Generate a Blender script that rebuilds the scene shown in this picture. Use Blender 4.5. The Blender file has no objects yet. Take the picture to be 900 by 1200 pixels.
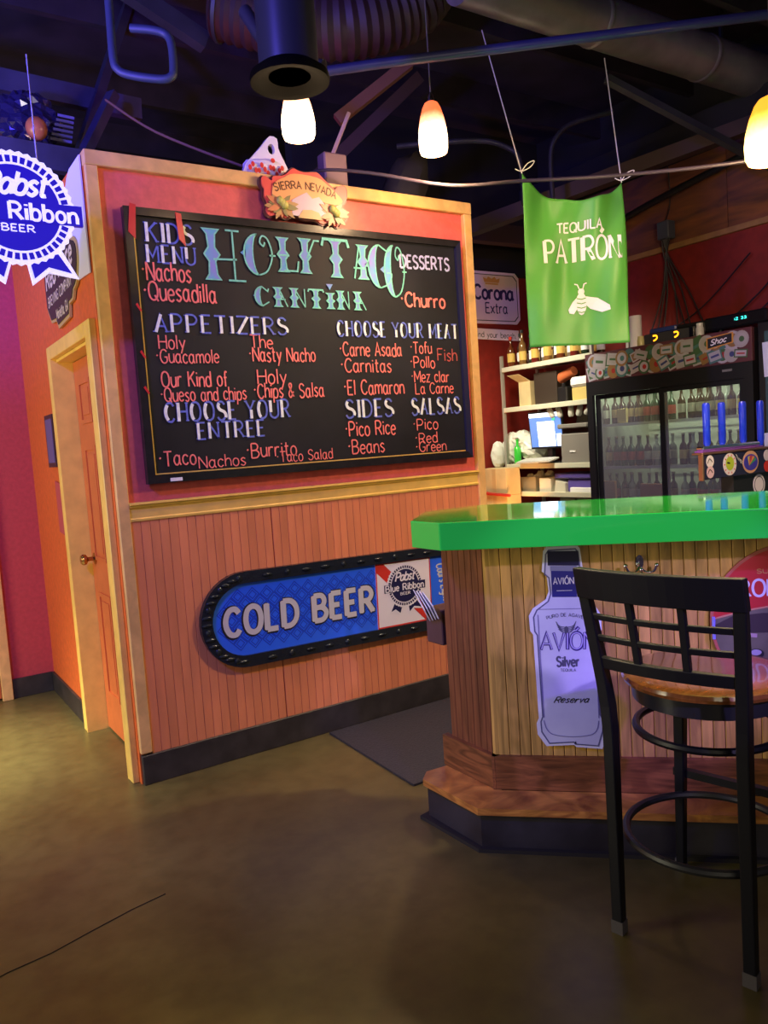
import bpy, math, random
from mathutils import Vector, Matrix
random.seed(7)
PI = math.pi
SC = bpy.context.scene
COL = SC.collection

# ------------------------------------------------------------------ camera
cam_d = bpy.data.cameras.new('camera')
cam = bpy.data.objects.new('camera', cam_d); COL.objects.link(cam)
yaw, pit, rol = 0.57669, 0.08463, -0.06728
Fw = Vector((math.sin(yaw)*math.cos(pit), math.cos(yaw)*math.cos(pit), -math.sin(pit)))
Rt = Vector((math.cos(yaw), -math.sin(yaw), 0)); Up = Rt.cross(Fw)
r_ = Rt*math.cos(rol) + Up*math.sin(rol); u_ = Up*math.cos(rol) - Rt*math.sin(rol)
m3 = Matrix((r_, u_, -Fw)).transposed()
cam.matrix_world = Matrix.Translation((0, 0, 1.5)) @ m3.to_4x4()
cam_d.sensor_fit = 'VERTICAL'; cam_d.sensor_height = 24; cam_d.lens = 924.5/1200*24
cam_d.clip_start = 0.05
SC.camera = cam

# ------------------------------------------------------------------ world, exposure, area lights
W = bpy.data.worlds.new('room_ambience'); SC.world = W; W.use_nodes = True
W.node_tree.nodes['Background'].inputs[0].default_value = (0.18, 0.13, 0.34, 1)
W.node_tree.nodes['Background'].inputs[1].default_value = 0.16
SC.view_settings.view_transform = 'Standard'; SC.view_settings.look = 'None'
SC.view_settings.gamma = 1; SC.view_settings.use_curve_mapping = False
SC.view_settings.exposure = 0.08

def area(name, loc, target, size, power, color, size_y=None, spread=PI):
    l = bpy.data.lights.new(name, 'AREA'); l.energy = power; l.color = color
    l.shape = 'RECTANGLE'; l.size = size; l.size_y = size_y or size; l.spread = spread
    o = bpy.data.objects.new(name, l); COL.objects.link(o); o.location = loc
    o.rotation_euler = (Vector(target)-Vector(loc)).to_track_quat('-Z', 'Y').to_euler()
    return o
def spot(name, loc, target, power, color, deg, radius=0.08, blend=0.5):
    l = bpy.data.lights.new(name, 'SPOT'); l.energy = power; l.color = color
    l.spot_size = math.radians(deg); l.spot_blend = blend; l.shadow_soft_size = radius
    o = bpy.data.objects.new(name, l); COL.objects.link(o); o.location = loc
    o.rotation_euler = (Vector(target)-Vector(loc)).to_track_quat('-Z', 'Y').to_euler()
    return o
spot('left_floor_fill_spot', (-1.0, 4.6, 2.9), (-0.02, 4.55, 0.0), 1250, (1.0, 0.98, 0.70), 46, 0.3, 1.0)  # overhead spot added to brighten the left floor, stands in for doorway daylight
area('window_daylight', (-2.6, 3.6, 1.6), (0.9, 4.3, 1.5), 1.4, 85, (1.0, 0.93, 0.62), 1.7)
area('front_soft_fill', (-0.6, -2.6, 2.3), (2.0, 3.0, 1.2), 2.4, 26, (1.0, 0.90, 0.60), 1.6)  # soft fill added behind the camera, no actual window there
spot('violet_stage_lamp', (-1.3, 1.6, 3.5), (1.2, 3.7, 2.1), 380, (0.13, 0.10, 1.0), 85, 0.12)
spot('violet_roof_fill', (-0.8, 3.0, 2.6), (0.6, 5.0, 4.3), 420, (0.10, 0.06, 1.0), 100, 0.12)  # extra unseen spot, added to tint the left roof violet
spot('lilac_sign_fill', (1.15, -0.9, 2.2), (2.16, 1.98, 0.75), 190, (0.55, 0.42, 1.0), 22, 0.05)  # narrow lilac spot added to brighten the bottle sign, no fixture
spot('red_roof_fill', (2.0, 4.4, 3.0), (1.9, 4.3, 4.3), 10, (1.0, 0.12, 0.10), 150, 0.1)  # added uplight standing in for red bounce on the roof
spot('violet_stool_fill', (2.4, -1.3, 2.4), (2.40, 1.75, 0.62), 420, (0.20, 0.06, 1.0), 14, 0.05, 0.7)  # added spot, cone narrowed for a violet cast on stool and sign edge
area('back_room_light', (3.9, 4.9, 2.9), (5.2, 5.1, 1.3), 0.35, 15, (1.0, 0.90, 0.66), 0.35, spread=1.5)
spot('amber_corner_lamp', (4.6, 5.0, 0.6), (5.0, 5.75, 1.6), 40, (1.0, 0.42, 0.12), 80, 0.1)

# ------------------------------------------------------------------ materials
MATS = {}
def mat(name, c, rough=0.6, metal=0.0, emit=None, es=0.0, var=0.0, scale=8.0, bump=0.0, rnd=0.0, coat=0.0,
        alpha=1.0, trans=0.0, grain=None, spec=0.5, stretch=(1, 1, 1), c2=None):
    if name in MATS: return MATS[name]
    m = bpy.data.materials.new(name); m.use_nodes = True; nt = m.node_tree
    b = nt.nodes['Principled BSDF']
    b.inputs['Roughness'].default_value = rough; b.inputs['Metallic'].default_value = metal
    b.inputs['Specular IOR Level'].default_value = spec
    b.inputs['Base Color'].default_value = (*c, 1); b.inputs['Coat Weight'].default_value = coat
    b.inputs['Coat Roughness'].default_value = 0.05
    b.inputs['Transmission Weight'].default_value = trans; b.inputs['Alpha'].default_value = alpha
    if emit: b.inputs['Emission Color'].default_value = (*emit, 1); b.inputs['Emission Strength'].default_value = es
    N = nt.nodes.new; L = nt.links.new
    src = None
    if var or bump or grain or c2:
        tc = N('ShaderNodeTexCoord'); mp = N('ShaderNodeMapping'); mp.inputs['Scale'].default_value = stretch
        L(tc.outputs['Object'], mp.inputs['Vector'])
        n = N('ShaderNodeTexNoise'); n.inputs['Scale'].default_value = scale; n.inputs['Detail'].default_value = 6
        n.inputs['Distortion'].default_value = grain or 0.0
        L(mp.outputs[0], n.inputs['Vector'])
        if rnd or grain:
            oi = N('ShaderNodeObjectInfo'); ad = N('ShaderNodeVectorMath'); ad.operation = 'ADD'
            mu = N('ShaderNodeMath'); mu.operation = 'MULTIPLY'; mu.inputs[1].default_value = 37
            L(oi.outputs['Random'], mu.inputs[0]); L(mp.outputs[0], ad.inputs[0]); L(mu.outputs[0], ad.inputs[1]); L(ad.outputs[0], n.inputs['Vector'])
        cr = N('ShaderNodeValToRGB')
        lo = c2 if c2 else tuple(x*(1-var) for x in c); hi = c if c2 else tuple(min(1, x*(1+var*0.7)) for x in c)
        cr.color_ramp.elements[0].color = (*lo, 1); cr.color_ramp.elements[1].color = (*hi, 1)
        cr.color_ramp.elements[0].position = 0.33; cr.color_ramp.elements[1].position = 0.68
        L(n.outputs['Fac'], cr.inputs[0]); src = cr.outputs[0]
        if bump:
            bp = N('ShaderNodeBump'); bp.inputs['Strength'].default_value = bump; bp.inputs['Distance'].default_value = 0.01
            L(n.outputs['Fac'], bp.inputs['Height']); L(bp.outputs[0], b.inputs['Normal'])
    if rnd:
        oi = N('ShaderNodeObjectInfo'); hs = N('ShaderNodeHueSaturation'); mr = N('ShaderNodeMapRange')
        mr.inputs['To Min'].default_value = 1-rnd; mr.inputs['To Max'].default_value = 1+rnd
        L(oi.outputs['Random'], mr.inputs['Value']); L(mr.outputs[0], hs.inputs['Value'])
        if src: L(src, hs.inputs['Color'])
        else: hs.inputs['Color'].default_value = (*c, 1)
        src = hs.outputs[0]
    if src: L(src, b.inputs['Base Color'])
    MATS[name] = m; return m

coral = mat('coral_wall_paint', (0.72, 0.13, 0.11), 0.5, var=0.10, scale=30, bump=0.12)
orange = mat('orange_wall_paint', (0.72, 0.14, 0.025), 0.5, var=0.12, scale=30, bump=0.12)
darkred = mat('dark_red_wall_paint', (0.22, 0.014, 0.009), 0.6, var=0.15, scale=14, bump=0.1)
terra = mat('terracotta_panel_paint', (0.74, 0.25, 0.105), 0.40, var=0.14, scale=9, rnd=0.05, stretch=(1, 1, .25))
tanwood = mat('tan_pine_trim', (0.78, 0.46, 0.16), 0.45, var=0.18, scale=10, grain=0.6, stretch=(1, 1, 1))
yellowtrim = mat('yellow_ochre_casing', (0.94, 0.62, 0.13), 0.4, var=0.10, scale=12)
cove = mat('black_rubber_base', (0.035, 0.030, 0.028), 0.45, var=0.3, scale=12)
black = mat('black_satin', (0.012, 0.012, 0.014), 0.35)
blackmatte = mat('black_matte', (0.012, 0.011, 0.013), 0.8)
steeldark = mat('dark_painted_steel', (0.025, 0.025, 0.035), 0.55, var=0.3, scale=6)
steel = mat('galvanized_steel', (0.34, 0.33, 0.32), 0.42, 0.7, var=0.25, scale=9)
chrome = mat('chrome', (0.75, 0.75, 0.78), 0.12, 1.0)
brass = mat('aged_brass', (0.45, 0.25, 0.09), 0.25, 1.0)
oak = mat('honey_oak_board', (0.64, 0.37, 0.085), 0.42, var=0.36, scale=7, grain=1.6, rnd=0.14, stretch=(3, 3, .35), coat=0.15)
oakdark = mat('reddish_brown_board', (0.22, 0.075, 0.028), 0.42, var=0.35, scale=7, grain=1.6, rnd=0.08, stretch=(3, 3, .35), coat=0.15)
kickwood = mat('brown_kick_board', (0.24, 0.085, 0.025), 0.45, var=0.5, scale=5, grain=2.2, stretch=(.7, .7, 5))
treadwood = mat('worn_golden_tread', (0.72, 0.31, 0.06), 0.35, scale=6, grain=2.0, stretch=(.9, .9, 4), c2=(0.30, 0.10, 0.025), coat=0.3)
greentop = mat('green_glossy_countertop', (0.030, 0.84, 0.075), 0.10, coat=1.0)
stoolwood = mat('black_stained_wood', (0.006, 0.006, 0.011), 0.42, spec=.35)
seatwood = mat('amber_varnished_seat', (0.34, 0.12, 0.035), 0.16, scale=6, grain=1.2, stretch=(1, 6, 1), c2=(0.18, 0.055, 0.018), coat=0.9)
slate = mat('black_chalkboard', (0.006, 0.006, 0.010), 0.6, scale=3, c2=(0.012, 0.012, 0.020), bump=0.03, spec=0.3)
frameblack = mat('black_board_frame', (0.014, 0.012, 0.014), 0.3, var=0.4, scale=20)
c_blue = mat('blue_chalk', (0.13, 0.17, 0.62), 0.9, var=0.25, scale=60)
c_white = mat('white_chalk', (0.80, 0.85, 0.82), 0.9, var=0.15, scale=60)
c_lilac = mat('lilac_chalk', (0.55, 0.55, 0.85), 0.9, var=0.2, scale=60)
c_violet = mat('violet_blue_chalk', (0.26, 0.24, 0.66), 0.9, scale=16, c2=(0.10, 0.40, 0.62))
c_teal = mat('teal_chalk', (0.20, 0.60, 0.50), 0.9, var=0.2, scale=60)
c_pink = mat('coral_chalk', (0.92, 0.22, 0.19), 0.9, var=0.15, scale=70)
c_dim = mat('faded_red_chalk', (0.50, 0.10, 0.09), 0.9, var=0.2, scale=70)
redtape = mat('red_ribbon', (0.62, 0.02, 0.03), 0.35)
white = mat('white_plastic', (0.80, 0.80, 0.84), 0.35)
paper = mat('white_paper', (0.78, 0.78, 0.82), 0.7)
ink = mat('dark_ink', (0.012, 0.012, 0.02), 0.6)
gold = mat('gold_ink', (0.65, 0.42, 0.10), 0.5)
silver = mat('silver_lettering', (0.72, 0.72, 0.74), 0.35, 0.2)
redpaint = mat('red_print', (0.62, 0.03, 0.02), 0.5)
cardboard = mat('tan_cardboard', (0.60, 0.47, 0.25), 0.75, var=0.12, scale=6)
def glow(name, c, e, s, rough=0.4): return mat(name, c, rough, emit=e, es=s)

# floor: stained concrete
fm = bpy.data.materials.new('brown_stained_concrete'); fm.use_nodes = True
nt = fm.node_tree; b = nt.nodes['Principled BSDF']; N = nt.nodes.new; L = nt.links.new
tc = N('ShaderNodeTexCoord'); n1 = N('ShaderNodeTexNoise'); n1.inputs['Scale'].default_value = 1.3; n1.inputs['Detail'].default_value = 9; n1.inputs['Roughness'].default_value = .62
n2 = N('ShaderNodeTexNoise'); n2.inputs['Scale'].default_value = 14; n2.inputs['Detail'].default_value = 8
cr = N('ShaderNodeValToRGB'); cr.color_ramp.elements[0].position = .30; cr.color_ramp.elements[1].position = .72
cr.color_ramp.elements[0].color = (0.068, 0.050, 0.016, 1); cr.color_ramp.elements[1].color = (0.150, 0.124, 0.040, 1)
mx = N('ShaderNodeMixRGB'); mx.blend_type = 'MULTIPLY'; mx.inputs[0].default_value = .45
cr2 = N('ShaderNodeValToRGB'); cr2.color_ramp.elements[0].position = .3; cr2.color_ramp.elements[1].position = .6; cr2.color_ramp.elements[0].color = (.55, .55, .5, 1)
for n in (n1, n2): L(tc.outputs['Object'], n.inputs['Vector'])
L(n1.outputs['Fac'], cr.inputs[0]); L(n2.outputs['Fac'], cr2.inputs[0]); L(cr.outputs[0], mx.inputs[1]); L(cr2.outputs[0], mx.inputs[2]); L(mx.outputs[0], b.inputs['Base Color'])
rr = N('ShaderNodeMapRange'); rr.inputs['To Min'].default_value = .26; rr.inputs['To Max'].default_value = .46
L(n1.outputs['Fac'], rr.inputs['Value']); L(rr.outputs[0], b.inputs['Roughness'])
bp = N('ShaderNodeBump'); bp.inputs['Strength'].default_value = .10; bp.inputs['Distance'].default_value = .01; L(n2.outputs['Fac'], bp.inputs['Height']); L(bp.outputs[0], b.inputs['Normal'])

# ------------------------------------------------------------------ mesh builder
def frame(o, u, v):
    u = Vector(u).normalized(); v = Vector(v).normalized(); w = u.cross(v)
    m = Matrix((u, v, w)).transposed().to_4x4(); m.translation = Vector(o); return m
class MB:
    def __init__(s, M=None): s.v = []; s.f = []; s.cuts = []; s.M = M or Matrix.Identity(4)
    def add(s, vs, fs):
        k = len(s.v); s.v += [s.M @ Vector(p) for p in vs]; s.f += [tuple(i+k for i in f) for f in fs]; return s
    def box(s, x0, x1, y0, y1, z0, z1, bev=0.0):
        if bev:
            import itertools
            b_ = bev
            vs = []; idx = {}
            for X in range(2):
                for Y in range(2):
                    for Z in range(2):
                        p = ((x0, x1)[X], (y0, y1)[Y], (z0, z1)[Z]); sg = (1 if X == 0 else -1, 1 if Y == 0 else -1, 1 if Z == 0 else -1)
                        for a in range(3):
                            q = [p[i] + sg[i]*b_*(0 if i == a else 1) for i in range(3)]
                            idx[(X, Y, Z, a)] = len(vs); vs.append(q)
            fs = []
            for a in range(3):
                o1, o2 = [i for i in range(3) if i != a]
                for S_ in range(2):
                    loop = []
                    for (p1, p2) in ((0, 0), (1, 0), (1, 1), (0, 1)):
                        c = [0, 0, 0]; c[a] = S_; c[o1] = p1; c[o2] = p2; loop.append(idx[(*c, a)])
                    flip = (S_ == 0) ^ (a == 1)
                    fs.append(tuple(loop[::-1] if flip else loop))
            for a in range(3):
                o1, o2 = [i for i in range(3) if i != a]
                for p1 in range(2):
                    for p2 in range(2):
                        c0 = [0, 0, 0]; c1 = [0, 0, 0]; c0[a] = 0; c1[a] = 1
                        for c in (c0, c1): c[o1] = p1; c[o2] = p2
                        fs.append((idx[(*c0, o1)], idx[(*c1, o1)], idx[(*c1, o2)], idx[(*c0, o2)]))
            for X in range(2):
                for Y in range(2):
                    for Z in range(2): fs.append(tuple(idx[(X, Y, Z, a)] for a in range(3)))
            return s.add(vs, fs)
        vs = [(x, y, z) for x in (x0, x1) for y in (y0, y1) for z in (z0, z1)]
        return s.add(vs, [(0, 1, 3, 2), (4, 6, 7, 5), (0, 4, 5, 1), (2, 3, 7, 6), (0, 2, 6, 4), (1, 5, 7, 3)])
    def prism(s, poly, z0, z1):
        n = len(poly)
        return s.add([(x, y, z0) for x, y in poly]+[(x, y, z1) for x, y in poly],
                     [tuple(range(n))[::-1], tuple(range(n, 2*n))]+[(i, (i+1) % n, n+(i+1) % n, n+i) for i in range(n)])
    def flat(s, poly, z=0):
        return s.add([(x, y, z) for x, y in poly], [tuple(range(len(poly)))])
    def ring(s, po, pi_, z0, z1):
        n = len(po); vs = []
        for z in (z0, z1): vs += [(x, y, z) for x, y in po]+[(x, y, z) for x, y in pi_]
        fs = []
        for i in range(n):
            j = (i+1) % n
            fs += [(2*n+i, 2*n+j, 3*n+j, 3*n+i), (i, n+i, n+j, j), (i, j, 2*n+j, 2*n+i), (n+i, 3*n+i, 3*n+j, n+j)]
        return s.add(vs, fs)
    def tube(s, pts, r, n=10, closed=False, flat_=1.0):
        pts = [Vector(p) for p in pts]; m = len(pts); rs = r if isinstance(r, (list, tuple)) else [r]*m
        t0 = (pts[1]-pts[0]).normalized(); a = Vector((0, 0, 1)) if abs(t0.z) < .9 else Vector((1, 0, 0))
        nrm = (a-t0*a.dot(t0)).normalized(); vs = []
        for i, p in enumerate(pts):
            if closed: t = (pts[(i+1) % m]-pts[i-1]).normalized()
            else: t = (pts[min(i+1, m-1)]-pts[max(i-1, 0)]).normalized()
            nrm = (nrm-t*nrm.dot(t)).normalized(); bn = t.cross(nrm)
            for k in range(n):
                an = 2*PI*k/n; vs.append(tuple(p+(nrm*math.cos(an)+bn*math.sin(an)*flat_)*rs[i]))
        fs = [(i*n+k, i*n+(k+1) % n, ((i+1) % m)*n+(k+1) % n, ((i+1) % m)*n+k) for i in range(m if closed else m-1) for k in range(n)]
        if not closed: fs += [tuple(range(n))[::-1], tuple((m-1)*n+k for k in range(n))]
        return s.add(vs, fs)
    def lathe(s, prof, o=(0, 0, 0), n=20, cap=True):
        vs = [(o[0]+r*math.cos(2*PI*k/n), o[1]+r*math.sin(2*PI*k/n), o[2]+z) for r, z in prof for k in range(n)]
        m = len(prof)
        fs = [(i*n+k, i*n+(k+1) % n, (i+1)*n+(k+1) % n, (i+1)*n+k) for i in range(m-1) for k in range(n)]
        if cap: fs += [tuple(range(n))[::-1], tuple((m-1)*n+k for k in range(n))]
        return s.add(vs, fs)
    def ball(s, c, rx, ry=None, rz=None, nu=12, nv=8, jit=0, rg=None):
        ry = ry or rx; rz = rz or rx; vs = []
        for j in range(1, nv):
            for i in range(nu):
                th = PI*j/nv; ph = 2*PI*i/nu; q = 1+(rg.uniform(-jit, jit) if jit else 0)
                vs.append((c[0]+rx*q*math.sin(th)*math.cos(ph), c[1]+ry*q*math.sin(th)*math.sin(ph), c[2]+rz*q*math.cos(th)))
        k = len(vs); vs += [(c[0], c[1], c[2]+rz), (c[0], c[1], c[2]-rz)]
        fs = [(j*nu+i, (j+1)*nu+i, (j+1)*nu+(i+1) % nu, j*nu+(i+1) % nu) for j in range(nv-2) for i in range(nu)]
        fs += [(k, i, (i+1) % nu) for i in range(nu)]+[(k+1, (nv-2)*nu+(i+1) % nu, (nv-2)*nu+i) for i in range(nu)]
        return s.add(vs, fs)
    def ribbon(s, pts, w, z=0.0):
        P = [Vector((p[0], p[1])) for p in pts]; m = len(P); vs = []
        closed = m > 2 and (P[0]-P[-1]).length < 1e-6
        for i in range(m):
            a = P[i]-P[i-1] if i else ((P[0]-P[-2]) if closed else P[1]-P[0])
            b_ = P[i+1]-P[i] if i < m-1 else ((P[1]-P[0]) if closed else P[-1]-P[-2])
            if a.length < 1e-9: a = b_
            if b_.length < 1e-9: b_ = a
            a = a.normalized(); b_ = b_.normalized(); t = a+b_
            t = t.normalized() if t.length > .2 else a
            nn = Vector((-t.y, t.x)); d = max(.55, abs(nn.dot(Vector((-a.y, a.x)))))
            o = nn*(w/2/d)
            vs += [(P[i].x+o.x, P[i].y+o.y, z), (P[i].x-o.x, P[i].y-o.y, z)]
        return s.add(vs, [(2*i+1, 2*i+3, 2*i+2, 2*i) for i in range(m-1)])
    def build(s, name, m, parent=None, smooth=False, world=True):
        if name == 'letter' and len(s.cuts) > 1:
            v0 = f0 = 0; o = None
            for (v1, f1) in s.cuts:
                q = MB(); q.v = s.v[v0:v1]; q.f = [tuple(i-v0 for i in f) for f in s.f[f0:f1]]; v0, f0 = v1, f1
                o = q.build('letter', m, parent)
            return o
        vs = s.v
        if parent is not None:
            if world:
                inv = parent.matrix_world.inverted() if False else WM(parent).inverted()
                vs = [inv @ p for p in vs]
            off = None
        else:
            xs = [p.x for p in vs]; ys = [p.y for p in vs]; zs = [p.z for p in vs]
            off = Vector(((min(xs)+max(xs))/2, (min(ys)+max(ys))/2, min(zs))); vs = [p-off for p in vs]
        me = bpy.data.meshes.new(name); me.from_pydata([tuple(p) for p in vs], [], s.f); me.validate()
        if smooth:
            me.polygons.foreach_set('use_smooth', [True]*len(me.polygons))
            try: me.set_sharp_from_angle(angle=math.radians(38))
            except Exception: pass
        me.materials.append(m)
        joined = name in ('lettering', 'pleats', 'drawing', 'bird_emblem', 'red_print', 'glass_outline', 'border_line')
        o = bpy.data.objects.new(name, me); COL.objects.link(o)
        if joined: o['kind'] = 'stuff'
        if parent is not None: o.parent = parent
        else: o.location = off
        return o
def WM(o):
    m = Matrix.Translation(o.location) @ o.rotation_euler.to_matrix().to_4x4()
    return WM(o.parent) @ m if o.parent else m
def tag(o, label=None, cat=None, group=None, kind=None):
    if label: o['label'] = label
    if cat: o['category'] = cat
    if group: o['group'] = group
    if kind: o['kind'] = kind
    return o
def thing(name, label, cat, loc=(0, 0, 0), rz=0, group=None):
    o = bpy.data.objects.new(name, None); COL.objects.link(o); o.location = loc; o.rotation_euler = (0, 0, rz); o.empty_display_size = .1
    return tag(o, label, cat, group)
def struct(name, loc=(0, 0, 0), label=None):
    o = bpy.data.objects.new(name, None); COL.objects.link(o); o.location = loc; o['kind'] = 'structure'
    if label: o['label'] = label
    return o
def sb(name, mb, m, label=None, smooth=False):
    o = mb.build(name, m, smooth=smooth); o['kind'] = 'structure'
    if label: o['label'] = label
    return o
KIDS = {}
def dup(root, loc, rz=None, label=None):
    r = root.copy(); COL.objects.link(r); r.location = loc
    if rz is not None: r.rotation_euler = (0, 0, rz)
    if label: r['label'] = label
    for ch in [c for c in bpy.data.objects if c.parent == root]:
        c = ch.copy(); COL.objects.link(c); c.parent = r
        for g in [q for q in bpy.data.objects if q.parent == ch]:
            d = g.copy(); COL.objects.link(d); d.parent = c
    return r
def smoothpts(P, k=4, closed=False):
    out = []; n = len(P)
    for i in range(n-1):
        p1 = P[i]; p2 = P[i+1]
        p0 = P[i-1] if i else (P[-2] if closed else p1); p3 = P[i+2] if i+2 < n else (P[1] if closed else p2)
        for j in range(k):
            t = j/k
            out.append(tuple(.5*((2*p1[a])+(-p0[a]+p2[a])*t+(2*p0[a]-5*p1[a]+4*p2[a]-p3[a])*t*t+(-p0[a]+3*p1[a]-3*p2[a]+p3[a])*t**3) for a in range(len(p1))))
    out.append(tuple(P[-1])); return out
def circle(cx, cy, r, n=32, ry=None, a0=0, a1=2*PI, end=False):
    ry = ry or r
    return [(cx+r*math.cos(a0+(a1-a0)*k/n), cy+ry*math.sin(a0+(a1-a0)*k/n)) for k in range(n+(1 if end else 0))]

# ------------------------------------------------------------------ stroke lettering
G = {}
def gl(txt):
    for ln in txt.strip().split('\n'):
        ch, w, d = ln.split(' ', 2); st = []
        for s_ in d.split('|'):
            sm = s_.startswith('~'); pts = [tuple(float(q) for q in p.split(',')) for p in s_.lstrip('~').split()]
            st.append((sm, pts))
        G[ch] = (float(w), st)
gl('''A 4 0,0 2,6 4,0|.7,2 3.3,2
B 3.8 0,0 0,6|~0,6 2.4,5.9 3.3,4.6 2.4,3.3 0,3.1|~0,3.1 2.6,3 3.8,1.6 2.6,.1 0,0
C 4 ~3.9,4.9 2.9,5.9 1.3,5.7 .2,4 .2,2 1.3,.3 2.9,.1 3.9,1.1
D 4 0,0 0,6|~0,6 2.4,5.8 3.9,4.2 3.9,1.8 2.4,.2 0,0
E 3.2 0,0 0,6|0,6 3.2,6|0,3.1 2.6,3.1|0,0 3.2,0
F 3.2 0,0 0,6|0,6 3.2,6|0,3.1 2.6,3.1
G 4.2 ~3.9,5 2.9,5.9 1.3,5.7 .2,4 .2,2 1.3,.3 2.9,.1 4,1|4,1 4,2.7 2.5,2.7
H 4 0,0 0,6|4,0 4,6|0,3.1 4,3.1
I 1 .5,0 .5,6
K 3.8 0,0 0,6|3.7,6 0,2.6|1.3,3.7 3.8,0
L 3.2 0,0 0,6|0,0 3.2,0
M 4.8 0,0 0,6|4.8,0 4.8,6|0,6 2.4,1.8 4.8,6
N 4 0,0 0,6|4,0 4,6|0,6 4,0
O 4.4 ~2.2,6 .6,5.2 0,3 .6,.8 2.2,0 3.8,.8 4.4,3 3.8,5.2 2.2,6
P 3.7 0,0 0,6|~0,6 2.5,5.9 3.6,4.4 2.5,2.9 0,2.8
Q 4.4 ~2.2,6 .6,5.2 0,3 .6,.8 2.2,0 3.8,.8 4.4,3 3.8,5.2 2.2,6|2.8,1.6 4.4,-.4
R 3.9 0,0 0,6|~0,6 2.5,5.9 3.6,4.4 2.5,3 0,2.9|1.8,2.9 3.9,0
S 3.6 ~3.4,5 2.4,5.9 1,5.8 .2,4.7 .8,3.5 2.7,2.7 3.5,1.5 2.8,.3 1.2,0 .1,1
T 4 2,0 2,6|0,6 4,6
U 4 0,6 0,2|~0,2 .4,.7 2,0 3.6,.7 4,2|4,2 4,6
V 4 0,6 2,0 4,6
W 5.6 0,6 1.4,0 2.8,5 4.2,0 5.6,6
X 4 0,0 4,6|0,6 4,0
Y 4 2,0 2,3|0,6 2,3 4,6
Z 3.8 0,0 3.8,6|0,6 3.8,6|0,0 3.8,0
a 3.4 ~2.7,3.2 1.6,4 .5,3.4 0,2 .4,.6 1.4,0 2.3,.7 2.7,2|2.75,4.1 2.75,1 3.4,-.1
b 3 0,6.2 0,0|~0,2.4 .9,3.9 2.4,3.7 3,2 2.4,.3 .9,.1 0,1
c 2.7 ~2.7,3.2 1.6,4 .4,3.4 0,2 .4,.6 1.6,0 2.7,.8
d 3 3,6.2 3,0|~3,2.4 2.1,3.9 .6,3.7 0,2 .6,.3 2.1,.1 3,1
e 2.9 ~.1,2.1 2.8,2.3 2.4,3.6 1.4,4 .3,3.3 0,2 .4,.6 1.6,0 2.8,.7
f 2.2 ~2.2,5.7 1.3,6.1 .9,5 .9,3|.9,3 .9,0|0,3.7 2,3.7
g 3 ~3,3.2 1.8,4 .5,3.4 0,2 .5,.6 1.6,.2 2.8,1|~3,4 3,-.8 2,-2 .4,-1.6
h 2.9 0,0 0,6.2|~0,2.4 .9,3.8 2.3,3.8 2.9,2.4|2.9,2.4 2.9,0
i .6 .3,0 .3,4|.3,5 .3,5.6
l .6 .3,0 .3,6.2
m 4.6 0,0 0,4|~0,2.6 .8,3.8 1.9,3.8 2.3,2.4|2.3,2.4 2.3,0|~2.3,2.6 3.2,3.8 4.2,3.8 4.6,2.4|4.6,2.4 4.6,0
n 2.9 0,0 0,4|~0,2.4 .9,3.8 2.3,3.8 2.9,2.4|2.9,2.4 2.9,0
o 3 ~1.5,4 .4,3.4 0,2 .4,.6 1.5,0 2.6,.6 3,2 2.6,3.4 1.5,4
p 3 0,4 0,-2|~0,2.4 .9,3.9 2.4,3.7 3,2 2.4,.3 .9,.1 0,1
q 3 3,4 3,-2|~3,2.4 2.1,3.9 .6,3.7 0,2 .6,.3 2.1,.1 3,1
r 2.2 0,0 0,4|~0,2.4 .8,3.8 2.2,3.8
s 2.5 ~2.4,3.4 1.3,4 .2,3.1 1.2,2.1 2.4,1.2 1.4,0 0,.6
t 2.2 .9,5.6 .9,.8|~.9,.8 1.2,.1 2.2,.2|0,4 2.1,4
u 2.9 0,4 0,1.4|~0,1.4 .7,.1 2,.2 2.9,1.4|2.9,4 2.9,0
v 2.8 0,4 1.4,0 2.8,4
w 4 0,4 1,0 2,3.4 3,0 4,4
x 2.8 0,0 2.8,4|0,4 2.8,0
y 2.9 0,4 1.5,.4|3,4 .6,-2
z 2.6 0,4 2.6,4 0,0 2.6,0
& 3.4 ~3.4,.2 .6,4.4 .8,5.8 2,5.6 1.8,4 .2,2 .2,.6 1.4,0 3.3,2.4
. .8 .2,0 .6,.4
* 1.3 .2,3.2 .9,3.7
' 1 .5,6 .3,5
, .8 .5,.5 .1,-.8
2 3.4 ~.2,4.8 1,5.9 2.4,5.8 3.2,4.6 2.4,3 .1,.1|.1,.1 3.4,.1
3 3.4 ~.3,5.2 1.6,6 3,5 2.4,3.4 1.2,3.1|~1.2,3.1 3,2.6 3.3,1.2 1.8,0 .1,.8''')
G['Ó'] = (4.4, G['O'][1]+[(False, [(1.8, 6.7), (3.0, 7.8)])])
def text_w(s, gap=1.1): return sum((G[c][0]+gap if c in G else 2.0+gap) for c in s)-gap
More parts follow.
